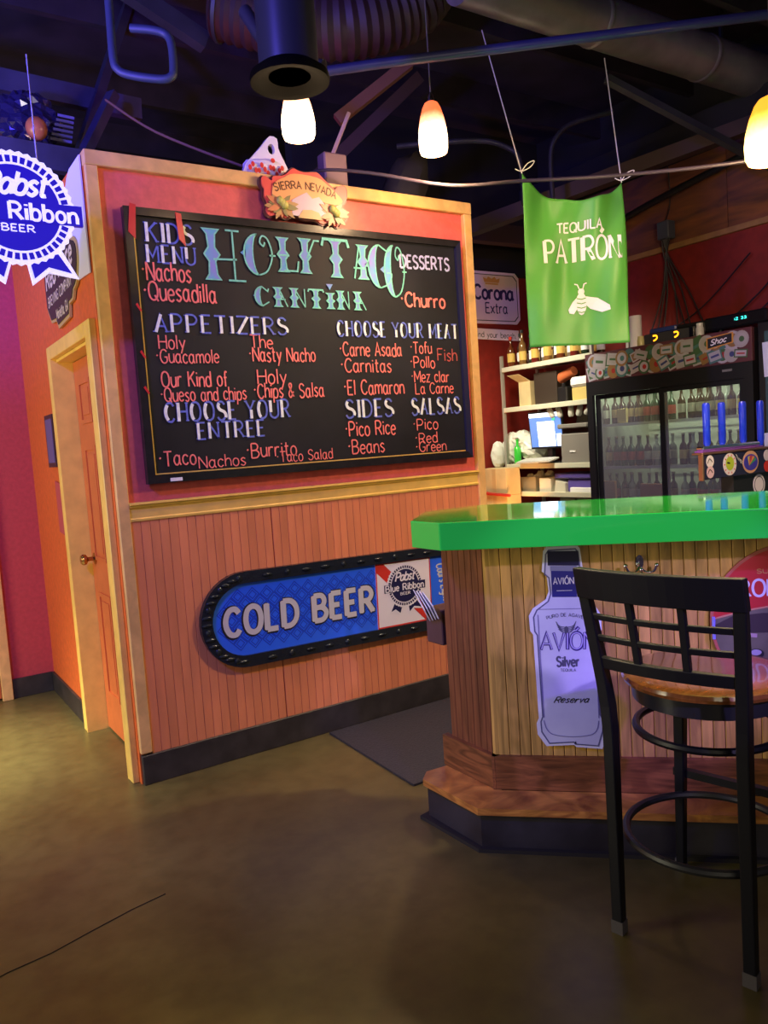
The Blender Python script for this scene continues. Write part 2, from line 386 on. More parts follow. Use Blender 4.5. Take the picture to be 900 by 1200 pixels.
def letters(mb, s, x, y, h, wid=None, sw=.14, slant=0, serif=0, jit=0, gap=1.1, rise=0, z=0, first=False, arc=None, seed=1, stem=None):
    """strokes on mb's plane: x,y = baseline start, h = cap height, wid = total width, sw = stroke width / h"""
    rg = random.Random(seed); k = h/6; tw = text_w(s, gap); kx = (wid/tw) if wid else k
    pen = 0
    for c in s:
        if c not in G: pen += 2.0+gap; continue
        w, st = G[c]; dy = rg.uniform(-jit, jit)*h; dr = rg.uniform(-jit, jit)*1.5
        for i, (sm, pts) in enumerate(st):
            if first and i: break
            P = smoothpts(pts, 4, pts[0] == pts[-1]) if sm else list(pts)
            if first and c in 'COGQ':
                P = [p for p in P if p[0] < w*.30]
            elif first and c == 'S': P = P[len(P)//4:-len(P)//4]
            elif first and c == 'A': P = P[:2]
            elif first and c == 'Z': P = [(3.8, 6), (0, 0)]
            def T(p):
                px = pen+p[0]+slant*p[1]+dr*p[1]*.2; py = p[1]
                X = px*kx; Y = py*k+dy+rise*X
                if arc:
                    a = (X-wid/2)/arc; R_ = arc+Y; return (x+wid/2+R_*math.sin(a), y+R_*math.cos(a)-arc)
                return (x+X, y+Y)
            ww = sw*h
            if stem and not sm and abs(pts[0][0]-pts[-1][0]) < 1.2*abs(pts[0][1]-pts[-1][1]) and not (c in 'N' and i == 0): ww = stem*h
            mb.ribbon([T(p) for p in P], ww, z+i*.00004)
            if serif and not sm:
                for e, q in ((pts[0], pts[1]), (pts[-1], pts[-2])):
                    if abs(e[1]-q[1]) > abs(e[0]-q[0])*.6 and min(abs(e[1]-t) for t in (0, 6, 4, 6.2)) < .1:
                        sg = .5 if e[1] > q[1] else -.5
                        hw = serif; yy = e[1]-sg*.45
                        mb.ribbon([T((e[0]-hw, yy)), T((e[0]+hw, yy))], sw*h*.6, z+.0002)
        pen += w+gap; mb.cuts.append((len(mb.v), len(mb.f)))
    return mb

# ================================================================== SETTING
fl = MB().box(-3.5, 6.2, -3, 8.2, -.08, 0).build('floor', fm); fl['kind'] = 'structure'
sb('trim_9', MB().tube([(0.0, 2.52, .0005), (.10, 2.515, .0005), (.2, 2.55, .0005), (.33, 2.565, .0005), (.45, 2.60, .0005), (.6, 2.64, .0005), (.72, 2.66, .0005)], .0022, 4, flat_=1), mat('crack_dark', (.015, .01, .006), .9), 'thin dark crack in the concrete floor')

# menu wall (front face y 3.64), partial height
wf = struct('wall_front', (2.0, 3.7, 0), 'coral partition wall with terracotta beadboard wainscot')
MB().box(.95, 3.09, 3.652, 3.77, 0, 2.85).build('wall_panel', coral, wf)
MB().box(.95, 3.09, 3.646, 3.652, .0, 1.25).build('beadboard_backing', mat('groove_shadow_brown', (.30, .075, .025), .8), wf)
x = .987; k = 0
while x < 3.04:
    w = .0435
    if x > 1.66 and k == 0: x += .004; k = 1
    x1 = min(x+w, 3.045)
    MB().box(x+.0007, x1-.0007, 3.634, 3.647, .13, 1.235, .0016).build('beadboard_strip', terra, wf)
    x = x1
sb('trim_1', MB().box(.93, 3.10, 3.618, 3.79, 2.80, 2.865, .004), tanwood, 'tan wooden cap rail along the top of the coral menu wall')
sb('trim_2', MB().box(.932, .985, 3.622, 3.652, .15, 2.80, .003), tanwood, 'tan corner board at the left edge of the menu wall')
sb('trim_3', MB().box(3.045, 3.10, 3.622, 3.79, .0, 2.80, .003), tanwood, 'tan corner board at the right edge of the menu wall')
cr_ = MB(frame((.985, 3.64, 0), (0, -1, 0), (0, 0, 1)))
prof = [(0, 1.228), (.016, 1.228), (.018, 1.238), (.012, 1.244), (.012, 1.285), (.022, 1.292), (.024, 1.300), (.034, 1.304), (.034, 1.314), (0, 1.314)]
sb('trim_4', MB(Matrix(((0, 0, 1, .985), (-1, 0, 0, 3.645), (0, 1, 0, 0), (0, 0, 0, 1)))).prism(prof, 0, 2.06), yellowtrim, 'moulded ochre chair rail above the beadboard')
sb('baseboard_front', MB().box(.935, 3.10, 3.622, 3.65, 0, .14, .003), cove, 'black baseboard under the beadboard wainscot')

# door wall (face x .927)
wl = struct('wall_left', (1.0, 4.6, 0), 'orange door wall beside the menu wall')
MB().box(.93, .9495, 3.652, 3.72, 0, 2.80).build('wall_panel', orange, wl)
MB().box(.93, 1.05, 4.635, 5.65, 0, 2.86).build('wall_panel', orange, wl)
MB().box(.93, 1.05, 3.72, 4.635, 2.13, 2.86).build('wall_panel', orange, wl)
sb('baseboard_left', MB().box(.915, .93, 4.70, 5.64, 0, .13, .002), cove, 'black baseboard along the orange door wall')
d1 = struct('door_1', (1.05, 4.17, 0), 'orange panelled door in an ochre casing')
MB().box(.898, .93, 3.685, 3.757, 0, 2.15, .003).build('casing', yellowtrim, d1)
MB().box(.898, .93, 4.60, 4.668, 0, 2.15, .003).build('casing', yellowtrim, d1)
MB().box(.898, .93, 3.757, 4.60, 2.08, 2.15, .003).build('casing', yellowtrim, d1)
MB().box(.898, 1.05, 4.585, 4.60, 0, 2.08).build('jamb', yellowtrim, d1)
MB().box(.898, 1.05, 3.757, 3.772, 0, 2.08).build('jamb', yellowtrim, d1)
MB().box(.93, 1.05, 3.772, 4.585, 2.065, 2.08).build('jamb', yellowtrim, d1)
dl = MB().box(1.012, 1.048, 3.775, 4.582, .012, 2.06).build('door_leaf', mat('orange_door_paint', (.62, .15, .04), .38, var=.08, scale=12), d1)
for (z0, z1) in ((.22, .80), (.98, 1.60), (1.72, 1.95)):
    for (y0, y1) in ((3.88, 4.12), (4.24, 4.48)):
        po = [(y0, z0), (y1, z0), (y1, z1), (y0, z1)]; q = .022; pi_ = [(y0+q, z0+q), (y1-q, z0+q), (y1-q, z1-q), (y0+q, z1-q)]
        m_ = MB(Matrix(((0, 0, -1, 1.012), (1, 0, 0, 0), (0, 1, 0, 0), (0, 0, 0, 1))))
        m_.ring(po, pi_, 0, .007); m_.prism([(y0+.045, z0+.045), (y1-.045, z0+.045), (y1-.045, z1-.045), (y0+.045, z1-.045)], 0, .005)
        m_.build('raised_panel', MATS['orange_door_paint'], dl)
kn = MB(Matrix(((0, 0, -1, 1.012), (1, 0, 0, 4.50), (0, 1, 0, .985), (0, 0, 0, 1))))
kn.lathe([(.032, 0), (.032, .008), (.012, .014), (.012, .04), (.028, .05), (.031, .065), (.022, .078), (.004, .08)], n=16).build('door_knob', brass, dl, True)
MB().box(1.006, 1.012, 4.09, 4.17, 1.70, 1.80).build('sign_plate', mat('grey_sign_plate', (.22, .2, .18), .4, .6), dl)
# closer arm hook at the top
MB().tube([(1.0, 4.02, 2.06), (.985, 4.02, 2.03), (.985, 4.0, 2.00), (1.0, 3.99, 1.99)], .006, 6).build('hinge_hook', chrome, dl)

# far wall of the alcove
wk = struct('wall_back', (.8, 5.7, 0), 'coral alcove wall beyond the orange door')
MB().box(.62, .93, 5.65, 5.75, 0, 2.86).build('wall_panel', mat('violet_lit_coral_paint', (.52, .06, .07), .55, var=.1, scale=40, bump=.15), wk)  # same coral paint, with the violet light put into its colour
MB().box(-2.2, -.35, 5.65, 5.75, 0, 2.86).build('wall_panel', MATS['violet_lit_coral_paint'], wk)
MB().box(-.35, .62, 5.65, 5.75, 2.15, 2.86).build('wall_panel', MATS['violet_lit_coral_paint'], wk)
sb('baseboard_back', MB().box(.665, .915, 5.635, 5.65, 0, .13, .002), cove, 'black baseboard of the alcove wall')
d2 = struct('door_2', (.13, 5.7, 0), 'doorway at the far left with ochre casing')
MB().box(.60, .665, 5.615, 5.65, 0, 2.15, .003).build('casing', tanwood, d2)
MB().box(-.35, -.285, 5.615, 5.65, 0, 2.15, .003).build('casing', tanwood, d2)
MB().box(-.285, .60, 5.615, 5.65, 2.085, 2.15, .003).build('casing', tanwood, d2)
MB().box(-.285, .60, 5.67, 5.71, .01, 2.085).build('door_leaf', MATS['orange_door_paint'], d2)

# bar-side rear walls
wr = struct('wall_rear', (5.0, 5.8, 0), 'dark red wall behind the shelving corner')
MB().box(3.1, 5.85, 5.75, 5.87, 0, 3.02).build('wall_panel', darkred, wr)
MB().box(3.1, 5.85, 5.76, 5.87, 3.02, 4.32).build('upper_panel', blackmatte, wr)
ws = struct('wall_right', (5.8, 3.6, 0), 'dark red wall behind the drinks cooler with bare plywood above')
MB().box(5.75, 5.87, .6, 5.75, 0, 2.98).build('wall_panel', darkred, ws)
ply = mat('bare_brown_plywood', (.26, .085, .03), .75, scale=2.2, grain=2.0, c2=(.10, .035, .03), stretch=(1, .5, 3))
MB().box(5.80, 5.87, .6, 5.75, 2.98, 4.32).build('upper_panel', blackmatte, ws)
for i in range(5):
    y1 = 5.75-i*1.02
    MB().box(5.76, 5.80, max(.6, y1-1.015), y1, 2.98, 3.62, .002).build('plywood_sheet', ply, ws)
sb('trim_5', MB().box(5.715, 5.75, .6, 5.75, 2.94, 2.985, .003), mat('dim_wood_ledge', (.34, .17, .06), .6, var=.2, scale=9), 'narrow wood ledge between red wall and plywood')
sb('trim_6', MB().box(5.55, 5.70, .6, 6.5, 3.62, 3.85, .004), blackmatte, 'black roof beam above the bare plywood')

# outer shell of the dark hall beyond the partitions
we = struct('wall_far', (0, 8, 0), 'dark outer wall far behind the partitions')
MB().box(-3.5, 6.2, 8.0, 8.1, 0, 4.32).build('wall_panel', mat('near_black_wall', (.02, .016, .03), .9), we)
MB().box(6.1, 6.2, -1, 8.0, 0, 4.32).build('wall_panel', MATS['near_black_wall'], we)
# ceiling deck and joists
sb('ceiling', MB().box(-3.5, 6.2, -3, 8.2, 4.32, 4.40), mat('dark_roof_deck', (.022, .014, .030), .85, var=.5, scale=3), 'dark open roof deck')
for i in range(9):
    yy = .2+i*.95
    sb('trim_%d' % (20+i), MB().box(-3.4, 6.1, yy, yy+.05, 4.10, 4.32), mat('roof_joist_wood', (.018, .011, .018), .8, var=.4, scale=6), 'dark roof joist')

# ================================================================== CEILING SERVICES
def pipe(name, label, cat, pts, r, m, n=12, sm=True, extra=None):
    o = MB().tube(smoothpts(pts, 5) if sm else pts, r, n).build(name, m, smooth=True); return tag(o, label, cat)
# round duct along X
t = thing('round_duct', 'large round grey duct running under the roof at upper right', 'duct', (4.5, 3.37, 3.80))
M_ = Matrix(((0, 0, 1, 0), (0, 1, 0, 3.37), (1, 0, 0, 3.95), (0, 0, 0, 1)))
ductm = mat('dull_duct_metal', (.30, .27, .30), .38, .55, var=.3, scale=4)
for i in range(3):
    a = 2.9+i*1.05
    MB(M_).lathe([(.143, a), (.143, a+1.04)], n=28).build('duct_section', ductm, t, True)
    MB(M_).lathe([(.144, a+1.02), (.149, a+1.03), (.149, a+1.05), (.144, a+1.06)], n=28).build('joint_band', ductm, t, True)
for xx in (3.3, 5.2):
    MB().box(xx, xx+.02, 3.36, 3.38, 4.10, 4.31).build('hanger_strap', steeldark, t)
pipe('conduit_pipe', 'long blue painted pipe crossing the upper right in front of the duct', 'pipe', [(1.95, 3.22, 3.215), (2.116, 3.108, 3.228), (3.648, 2.123, 3.335), (4.6, 1.51, 3.40)], .022, mat('blue_pipe', (.03, .03, .13), .4, coat=.2), sm=False)
pipe('grey_pipe', 'grey bent pipe end joining the long blue pipe', 'pipe', [(1.75, 3.62, 3.62), (1.80, 3.50, 3.42), (1.86, 3.35, 3.29), (1.94, 3.235, 3.235)], .034, steeldark)
# wide black cylinder with rim
t = thing('hanging_cylinder', 'wide black cylinder with flared rim hanging in front of the left pendant lamp', 'duct', (1.39, 2.556, 2.79))
bm_ = mat('black_cylinder_paint', (.022, .022, .045), .4)
MB().lathe([(.105, 2.81), (.105, 4.30)], (1.39, 2.556, 0), 32).build('cylinder_body', bm_, t, True)
MB().lathe([(.075, 2.810), (.11, 2.794), (.139, 2.790), (.141, 2.802), (.138, 2.816), (.106, 2.84), (.09, 2.84)], (1.39, 2.556, 0), 32).build('flared_rim', mat('dark_rim_paint', (.0015, .001, .001), .8, spec=.05), t, True)
MB().lathe([(.0005, 2.835), (.05, 2.825), (.076, 2.811)], (1.39, 2.556, 0), 32, cap=False).build('baffle', mat('brown_baffle', (.015, .008, .006), .7), t, True)
# ribbed flexible duct
t = thing('flexible_duct', 'ribbed flexible round duct bending under the roof beside the black cylinder', 'duct', (2.6, 4.1, 3.72))
ctr = smoothpts([(2.0, 4.5, 4.15), (2.3, 4.3, 4.03), (2.6, 4.08, 3.97), (2.95, 3.95, 4.08), (3.1, 3.9, 4.25)], 14)
rs = [.205 if i % 2 else .19 for i in range(len(ctr))]
MB().tube(ctr, rs, 22).build('duct_hose', mat('dull_red_flex_duct', (.028, .010, .014), .6), t, True)
MB().tube([ctr[2], ctr[3]], .215, 22).build('clamp_band', steeldark, t, True)
# loops of pipe left
pipe('bent_pipe', 'blue grey pipe dropping and looping at upper left', 'pipe', [(1.15, 3.78, 4.30), (1.147, 3.777, 3.603), (1.137, 3.754, 3.35), (1.15, 3.742, 3.285), (1.20, 3.71, 3.255), (1.31, 3.63, 3.226), (1.35, 3.605, 3.235), (1.362, 3.603, 3.27), (1.366, 3.613, 3.38), (1.35, 3.63, 3.43), (1.30, 3.66, 3.452), (1.22, 3.72, 3.47)], .019, mat('blue_grey_pipe', (.035, .045, .085), .5))
def bar(name, label, cat, a, b_, w, h, m):
    a = Vector(a); b_ = Vector(b_); d = (b_-a); ln = d.length
    q = d.to_track_quat('X', 'Z').to_matrix().to_4x4(); q.translation = a
    o = MB(q).box(0, ln, -w/2, w/2, -h/2, h/2).build(name, m); return tag(o, label, cat)
lsteel = mat('blue_grey_steel', (.04, .04, .07), .5, var=.3, scale=5)
bar('steel_beam', 'upper horizontal steel beam crossing above the round ribbon sign', 'beam', (-1.0, 4.9, 3.72), (1.62, 4.9, 3.62), .06, .12, lsteel)
bar('steel_beam', 'lower horizontal steel beam just above the round ribbon sign', 'beam', (-1.0, 4.5, 3.17), (1.22, 4.5, 3.11), .06, .13, lsteel)
bar('steel_strut', 'long diagonal steel strut behind the looped pipe', 'strut', (1.64, 4.96, 4.31), (1.15, 4.80, 3.12), .05, .05, steeldark)
bar('steel_strut', 'short diagonal strut rising from the menu wall corner', 'strut', (1.42, 4.75, 3.62), (1.10, 4.55, 3.05), .06, .05, lsteel)
bar('steel_strut', 'diagonal brown strut between the left and middle pendant lamps', 'strut', (2.40, 3.90, 3.32), (2.78, 3.70, 3.62), .05, .06, mat('brown_strut', (.10, .035, .025), .6))
bar('steel_strut', 'reddish slanting beam at the top left of the black cylinder', 'strut', (1.25, 4.6, 4.25), (1.95, 4.6, 3.95), .08, .10, steeldark)
bar('steel_strut', 'slanting dark bar beneath the big duct', 'strut', (4.0, 3.35, 3.62), (5.4, 3.0, 3.10), .05, .04, steeldark)
bar('roof_truss', 'dark sloping truss chord behind the green flag', 'truss', (3.9, 5.0, 3.05), (5.6, 3.2, 3.62), .12, .10, mat('truss_wood', (.05, .025, .03), .7))
bar('roof_truss', 'dark level truss chord above the shelving corner', 'truss', (3.1, 5.4, 3.28), (5.7, 5.4, 3.30), .10, .16, MATS['truss_wood'])
bar('roof_truss', 'dark slanting truss web behind the middle pendant lamp', 'truss', (2.5, 4.9, 3.1), (3.6, 4.7, 4.1), .08, .08, MATS['truss_wood'])
pipe('arched_pipe', 'dim arched pipe in the dark roof left of the flag cord', 'pipe', [(3.3, 4.6, 3.55), (3.75, 4.3, 3.55), (3.95, 4.2, 3.50), (4.02, 4.15, 3.40), (4.03, 4.14, 3.1)], .018, steeldark)
pipe('arched_pipe', 'dim arched pipe in the dark roof right of the flag cord', 'pipe', [(4.7, 3.9, 3.75), (4.4, 4.0, 3.66), (4.28, 4.05, 3.56), (4.25, 4.08, 3.44), (4.25, 4.08, 3.15)], .018, steeldark)
pipe('power_cable', 'grey cable running from the menu wall top across the flag to the right lamp', 'cable', [(2.02, 3.82, 2.90), (2.10, 3.62, 2.92), (2.30, 3.45, 2.88), (2.569, 3.15, 2.76), (2.776, 2.867, 2.72), (3.19, 2.598, 2.716), (3.581, 2.1, 2.685), (4.2, 1.5, 2.75)], .009, mat('grey_cable', (.05, .035, .05), .5), 8)
pipe('power_cable', 'thin brown cable sloping from the steel beam to the plastic bag', 'cable', [(1.3, 4.496, 3.47), (1.5, 4.3, 3.26), (1.82, 3.9, 2.99), (1.9, 3.80, 2.94)], .007, mat('brown_cable', (.16, .07, .05), .5), 6)
pipe('power_cable', 'thin loose wire hanging between the left pipes', 'cable', [(1.25, 4.2, 3.95), (1.27, 4.15, 3.7), (1.25, 4.15, 3.62), (1.26, 4.15, 3.5)], .003, mat('pale_wire', (.4, .28, .2), .5), 5)
# dark bag hump behind wall
rg = random.Random(3)
o = MB(Matrix.Translation((2.86, 3.95, 3.0)) @ Matrix.Rotation(.5, 4, 'Y')).ball((0, 0, 0), .13, .14, .25, 16, 10, .09, rg).build('dark_bundle', mat('dark_fabric', (.015, .012, .016), .8, var=.3, scale=9), smooth=True); tag(o, 'dark fabric bundle hanging behind the menu wall near the middle lamp', 'bundle')
bar('truss_rod', 'pale thin rod rising from the small grey box on the menu wall', 'rod', (2.245, 3.72, 3.05), (2.33, 3.66, 3.26), .018, .018, mat('pink_grey_rod', (.35, .22, .24), .5))
o = MB().box(2.17, 2.31, 3.68, 3.76, 2.868, 3.05, .008).build('junction_box', mat('mauve_grey_box', (.22, .13, .15), .5)); tag(o, 'small grey electrical box standing on the menu wall top', 'box')
# shiny crumpled bag on lower beam
rg = random.Random(5)
t = thing('crumpled_bag', 'crumpled shiny plastic bag lying in the dark roof at far left', 'bag', (1.05, 4.72, 3.17))
mb = MB()
mb.ball((.94, 4.74, 3.38), .17, .12, .15, 30, 22, .13, rg); mb.build('bag_body', mat('shiny_violet_film', (.05, .045, .14), .12, .6, coat=1), t)
for k in range(6): MB().tube([(1.02+.01*k, 4.62, 3.27+.026*k), (1.13+.005*k, 4.62, 3.265+.026*k)], .008, 6).build('bag_fold', mat('shiny_white_film', (.3, .3, .6), .1, .5), t)
o = MB().ball((.93, 4.50, 3.262), .055, .055, .06).build('orange_ball', mat('orange_plastic', (.5, .16, .05), .3), smooth=True); tag(o, 'small dull orange ball beside the crumpled shiny bag', 'ball')

# white carrier bag on the wall
t = thing('carrier_bag', 'white plastic carrier bag with red print on the menu wall top', 'bag', (1.84, 3.71, 2.866))
bagm = mat('thin_white_plastic', (.78, .74, .86), .35)
fr = frame((1.70, 3.70, 2.866), (1, 0, 0), (0, 0, 1))
out = [(.0, 0), (.27, 0), (.255, .05), (.225, .12), (.205, .17), (.20, .205), (.165, .215), (.135, .19), (.09, .145), (.035, .10), (.02, .05)]
po = smoothpts([(.0, .0), (.02, .055), (.075, .115), (.13, .175), (.165, .213), (.205, .205), (.208, .16), (.225, .12), (.255, .06), (.27, .0), (.2, -.0), (.1, -.0), (.0, .0)], 2)[:-1]
n = len(po); pi_ = []
for (px_, py_) in po:
    a_ = math.atan2(py_-.150, px_-.168); pi_.append((.168+.019*math.cos(a_), .150+.026*math.sin(a_)))
mb = MB(fr); mb.ring(po, pi_, -.012, .016)
rg = random.Random(4); mb.ball((.135, .05, .0), .125, .052, .042, 18, 10, .06, rg)
mb.build('bag_body', bagm, t)
mb = MB(fr)
for k in range(14): mb.flat([(p[0], p[1]) for p in circle(.03+k*.016, .035+.018*math.sin(k*1.9), .010, 8, .014)], .047)
mb.flat(circle(.16, .085, .012, 10), .040)
mb.build('red_print', redpaint, t)

# ================================================================== PENDANTS
def pendant(label, loc, hsh, r, top, shade_m, pw):
    t = thing('pendant_lamp', label, 'lamp', loc, 0, 'glowing pendant lamps over the bar')
    # blown glass shade open at the bottom
    pr = [(.30, 1.0), (.46, .97), (.62, .88), (.80, .70), (.94, .48), (1.0, .28), (.97, .08), (.88, 0)]
    MB().lathe([(q*r, loc[2]+z*hsh) for q, z in pr], (loc[0], loc[1], 0), 24, cap=False).build('glass_shade', shade_m, t, True)
    MB().ball((loc[0], loc[1], loc[2]+.09), .030, .030, .038).build('bulb', bulbm, t, True)
    MB().lathe([(.016, loc[2]+hsh-.03), (.018, loc[2]+hsh), (.012, loc[2]+hsh+.03), (.004, loc[2]+hsh+.045)], (loc[0], loc[1], 0), 12).build('lamp_holder', chrome, t, True)
    MB().tube([(loc[0], loc[1], loc[2]+hsh+.04), (top[0], top[1], top[2])], .0035, 6).build('cord', mat('lamp_cord', (.12, .10, .12), .5), t)
    l = bpy.data.lights.new('pendant_light', 'POINT'); l.energy = pw; l.color = (1.0, .66, .36); l.shadow_soft_size = .05
    lo = bpy.data.objects.new('pendant_light', l); COL.objects.link(lo); lo.location = (loc[0], loc[1], loc[2]-.03)
    spot('pendant_downlight', (loc[0], loc[1], loc[2]-.02), (loc[0], loc[1], 0), pw*1.5, (1.0, .78, .40), 125, .04, .6)
    return t
bulbm = glow('bulb_glow', (1, .9, .7), (1, .85, .6), 30)
def shade_mat(name, ztop, zbot, ctop, cbot, st, sb_):
    m = bpy.data.materials.new(name); m.use_nodes = True; nt = m.node_tree; b = nt.nodes['Principled BSDF']
    tc = nt.nodes.new('ShaderNodeTexCoord'); sp = nt.nodes.new('ShaderNodeSeparateXYZ'); mr = nt.nodes.new('ShaderNodeMapRange')
    cr = nt.nodes.new('ShaderNodeValToRGB'); ns = nt.nodes.new('ShaderNodeTexNoise'); ns.inputs['Scale'].default_value = 14; ns.inputs['Distortion'].default_value = 2
    nt.links.new(tc.outputs['Object'], sp.inputs[0]); nt.links.new(sp.outputs['Z'], mr.inputs['Value']); nt.links.new(tc.outputs['Object'], ns.inputs['Vector'])
    mr.inputs['From Min'].default_value = 0; mr.inputs['From Max'].default_value = .20
    ad = nt.nodes.new('ShaderNodeMath'); ad.operation = 'MULTIPLY_ADD'; ad.inputs[1].default_value = .16; nt.links.new(ns.outputs['Fac'], ad.inputs[0]); nt.links.new(mr.outputs[0], ad.inputs[2])
    nt.links.new(ad.outputs[0], cr.inputs[0])
    e = cr.color_ramp.elements; e[0].position = .45; e[0].color = (*cbot, 1); e[1].position = .98; e[1].color = (*ctop, 1)
    nt.links.new(cr.outputs[0], b.inputs['Emission Color']); b.inputs['Emission Strength'].default_value = 1.0
    mm = nt.nodes.new('ShaderNodeMapRange'); mm.inputs['To Min'].default_value = sb_; mm.inputs['To Max'].default_value = st; nt.links.new(ad.outputs[0], mm.inputs['Value'])
    mm.inputs['From Min'].default_value = .4; mm.inputs['From Max'].default_value = 1.0
    nt.links.new(mm.outputs[0], b.inputs['Emission Strength']); b.inputs['Base Color'].default_value = (.5, .2, .05, 1); b.inputs['Roughness'].default_value = .2
    return m
sh1 = shade_mat('red_orange_glass_shade', 0, 0, (1, .16, .05), (1, .72, .42), 1.3, 7.0)
sh2 = shade_mat('amber_glass_shade', 0, 0, (1, .36, .02), (1, .72, .22), 1.6, 6.0)
pendant('lit red-orange pendant lamp hanging just behind the rim of the black cylinder', (1.545, 2.80, 2.71), .19, .066, (1.56, 2.81, 4.3), sh1, 7)
pendant('lit orange-topped pendant lamp hanging over the end of the bar', (2.450, 3.111, 2.885), .238, .071, (2.465, 3.13, 4.3), sh1, 26)
pendant('lit amber pendant lamp at the right edge over the bar', (3.219, 1.869, 2.548), .25, .105, (3.19, 1.85, 4.3), sh2, 76)

# ================================================================== MENU BOARD
bd = thing('menu_board', 'big black framed chalkboard menu on the coral wall', 'menu board', (2.03, 3.64, 1.39))
BF = frame((0, 3.612, 0), (1, 0, 0), (0, 0, 1))   # u = world x, v = world z, out toward the room
MB().box(1.10, 2.96, 3.614, 3.634, 1.42, 2.61).build('slate_panel', slate, bd)
def fbar(poly, m, name='frame_bar'): return MB(BF).prism(poly, -.022, .016).build(name, m, bd)
fbar([(1.072, 2.632), (2.985, 2.636), (2.95, 2.60), (1.108, 2.597)], frameblack)
fbar([(1.072, 1.393), (1.108, 1.430), (2.952, 1.430), (2.990, 1.393)], frameblack)
fbar([(1.072, 2.632), (1.108, 2.597), (1.108, 1.430), (1.072, 1.393)], frameblack)
fbar([(2.985, 2.636), (2.990, 1.393), (2.952, 1.430), (2.95, 2.60)], mat('blue_black_frame', (.02, .02, .06), .3))
MB(BF).ribbon([(1.114, 2.59), (1.114, 1.436), (2.946, 1.436)], .006, .004).build('gold_edge', gold, bd)
def chalk(s, x0, x1, y, h, m, **k):
    a = dict(sw=.105, jit=.035, wid=x1-x0, seed=sum(map(ord, s))); a.update(k)
    o = letters(MB(BF), s, x0, y, h, z=.0035, **a).build('lettering', m, bd); return o
def heading(s, x0, x1, y, h, rise=0):
    k = dict(jit=.01, gap=1.5, seed=1, rise=rise)
    chalk(s, x0, x1, y, h, c_blue, sw=.11, serif=.7, **k)
    letters(MB(BF), s, x0+.004, y, h*.98, wid=x1-x0, sw=.17, z=.005, first=True, **k).build('lettering', c_white, bd)
heading('KIDS', 1.168, 1.385, 2.487, .088)
heading('MENU', 1.163, 1.39, 2.395, .080)
chalk('*Nachos', 1.135, 1.362, 2.315, .082, c_pink)
chalk('*Quesadilla', 1.135, 1.478, 2.225, .082, c_pink)
heading('APPETIZERS', 1.170, 1.840, 2.083, .082)
chalk('Holy', 1.182, 1.305, 2.008, .062, c_pink)
chalk('*Guacamole', 1.165, 1.466, 1.943, .062, c_pink)
chalk('Our Kind of', 1.180, 1.50, 1.832, .070, c_pink)
chalk('*Queso and chips', 1.170, 1.592, 1.766, .062, c_pink)
chalk('The', 1.636, 1.755, 2.015, .062, c_pink)
chalk('*Nasty Nacho', 1.625, 1.990, 1.950, .068, c_pink)
chalk('Holy', 1.660, 1.815, 1.842, .070, c_pink)
chalk("*Chips & Salsa", 1.635, 2.026, 1.770, .070, c_pink)
heading('CHOOSE YOUR', 1.180, 1.818, 1.672, .088)
heading('ENTREE', 1.330, 1.674, 1.585, .078)
chalk('*Taco', 1.135, 1.310, 1.470, .068, c_pink)
chalk('*Nachos', 1.300, 1.560, 1.448, .056, c_dim if False else c_pink, rise=0)
chalk('*Burrito', 1.570, 1.842, 1.480, .070, c_pink)
chalk('*Taco Salad', 1.730, 2.050, 1.448, .052, c_pink)
chalk('DESSERTS', 2.563, 2.902, 2.463, .068, c_lilac, sw=.17, gap=1.3)
chalk('*Churro', 2.552, 2.855, 2.252, .075, c_pink, sw=.15)
heading('CHOOSE YOUR MEAT', 2.133, 2.930, 2.082, .080)
chalk('*Carne Asada', 2.140, 2.532, 1.980, .070, c_pink)
chalk('*Carnitas', 2.140, 2.457, 1.895, .070, c_pink)
chalk('*El Camaron', 2.150, 2.533, 1.775, .075, c_pink)
chalk('*Tofu', 2.595, 2.740, 1.995, .062, c_pink)
chalk('Fish', 2.782, 2.920, 1.955, .066, c_dim, sw=.1)
chalk('*Pollo', 2.590, 2.757, 1.915, .062, c_pink)
chalk('*Mez clar', 2.590, 2.854, 1.835, .062, c_pink)
chalk('La Carne', 2.612, 2.880, 1.770, .060, c_pink)
heading('SIDES', 2.150, 2.448, 1.655, .094)
heading('SALSAS', 2.578, 2.920, 1.655, .092)
chalk('*Pico Rice', 2.140, 2.458, 1.556, .076, c_pink)
chalk('*Beans', 2.150, 2.378, 1.462, .072, c_pink)
chalk('*Pico', 2.582, 2.753, 1.570, .062, c_pink)
chalk('*Red', 2.590, 2.742, 1.494, .058, c_pink)
chalk('*Green', 2.590, 2.803, 1.428 if False else 1.446, .056, c_pink)
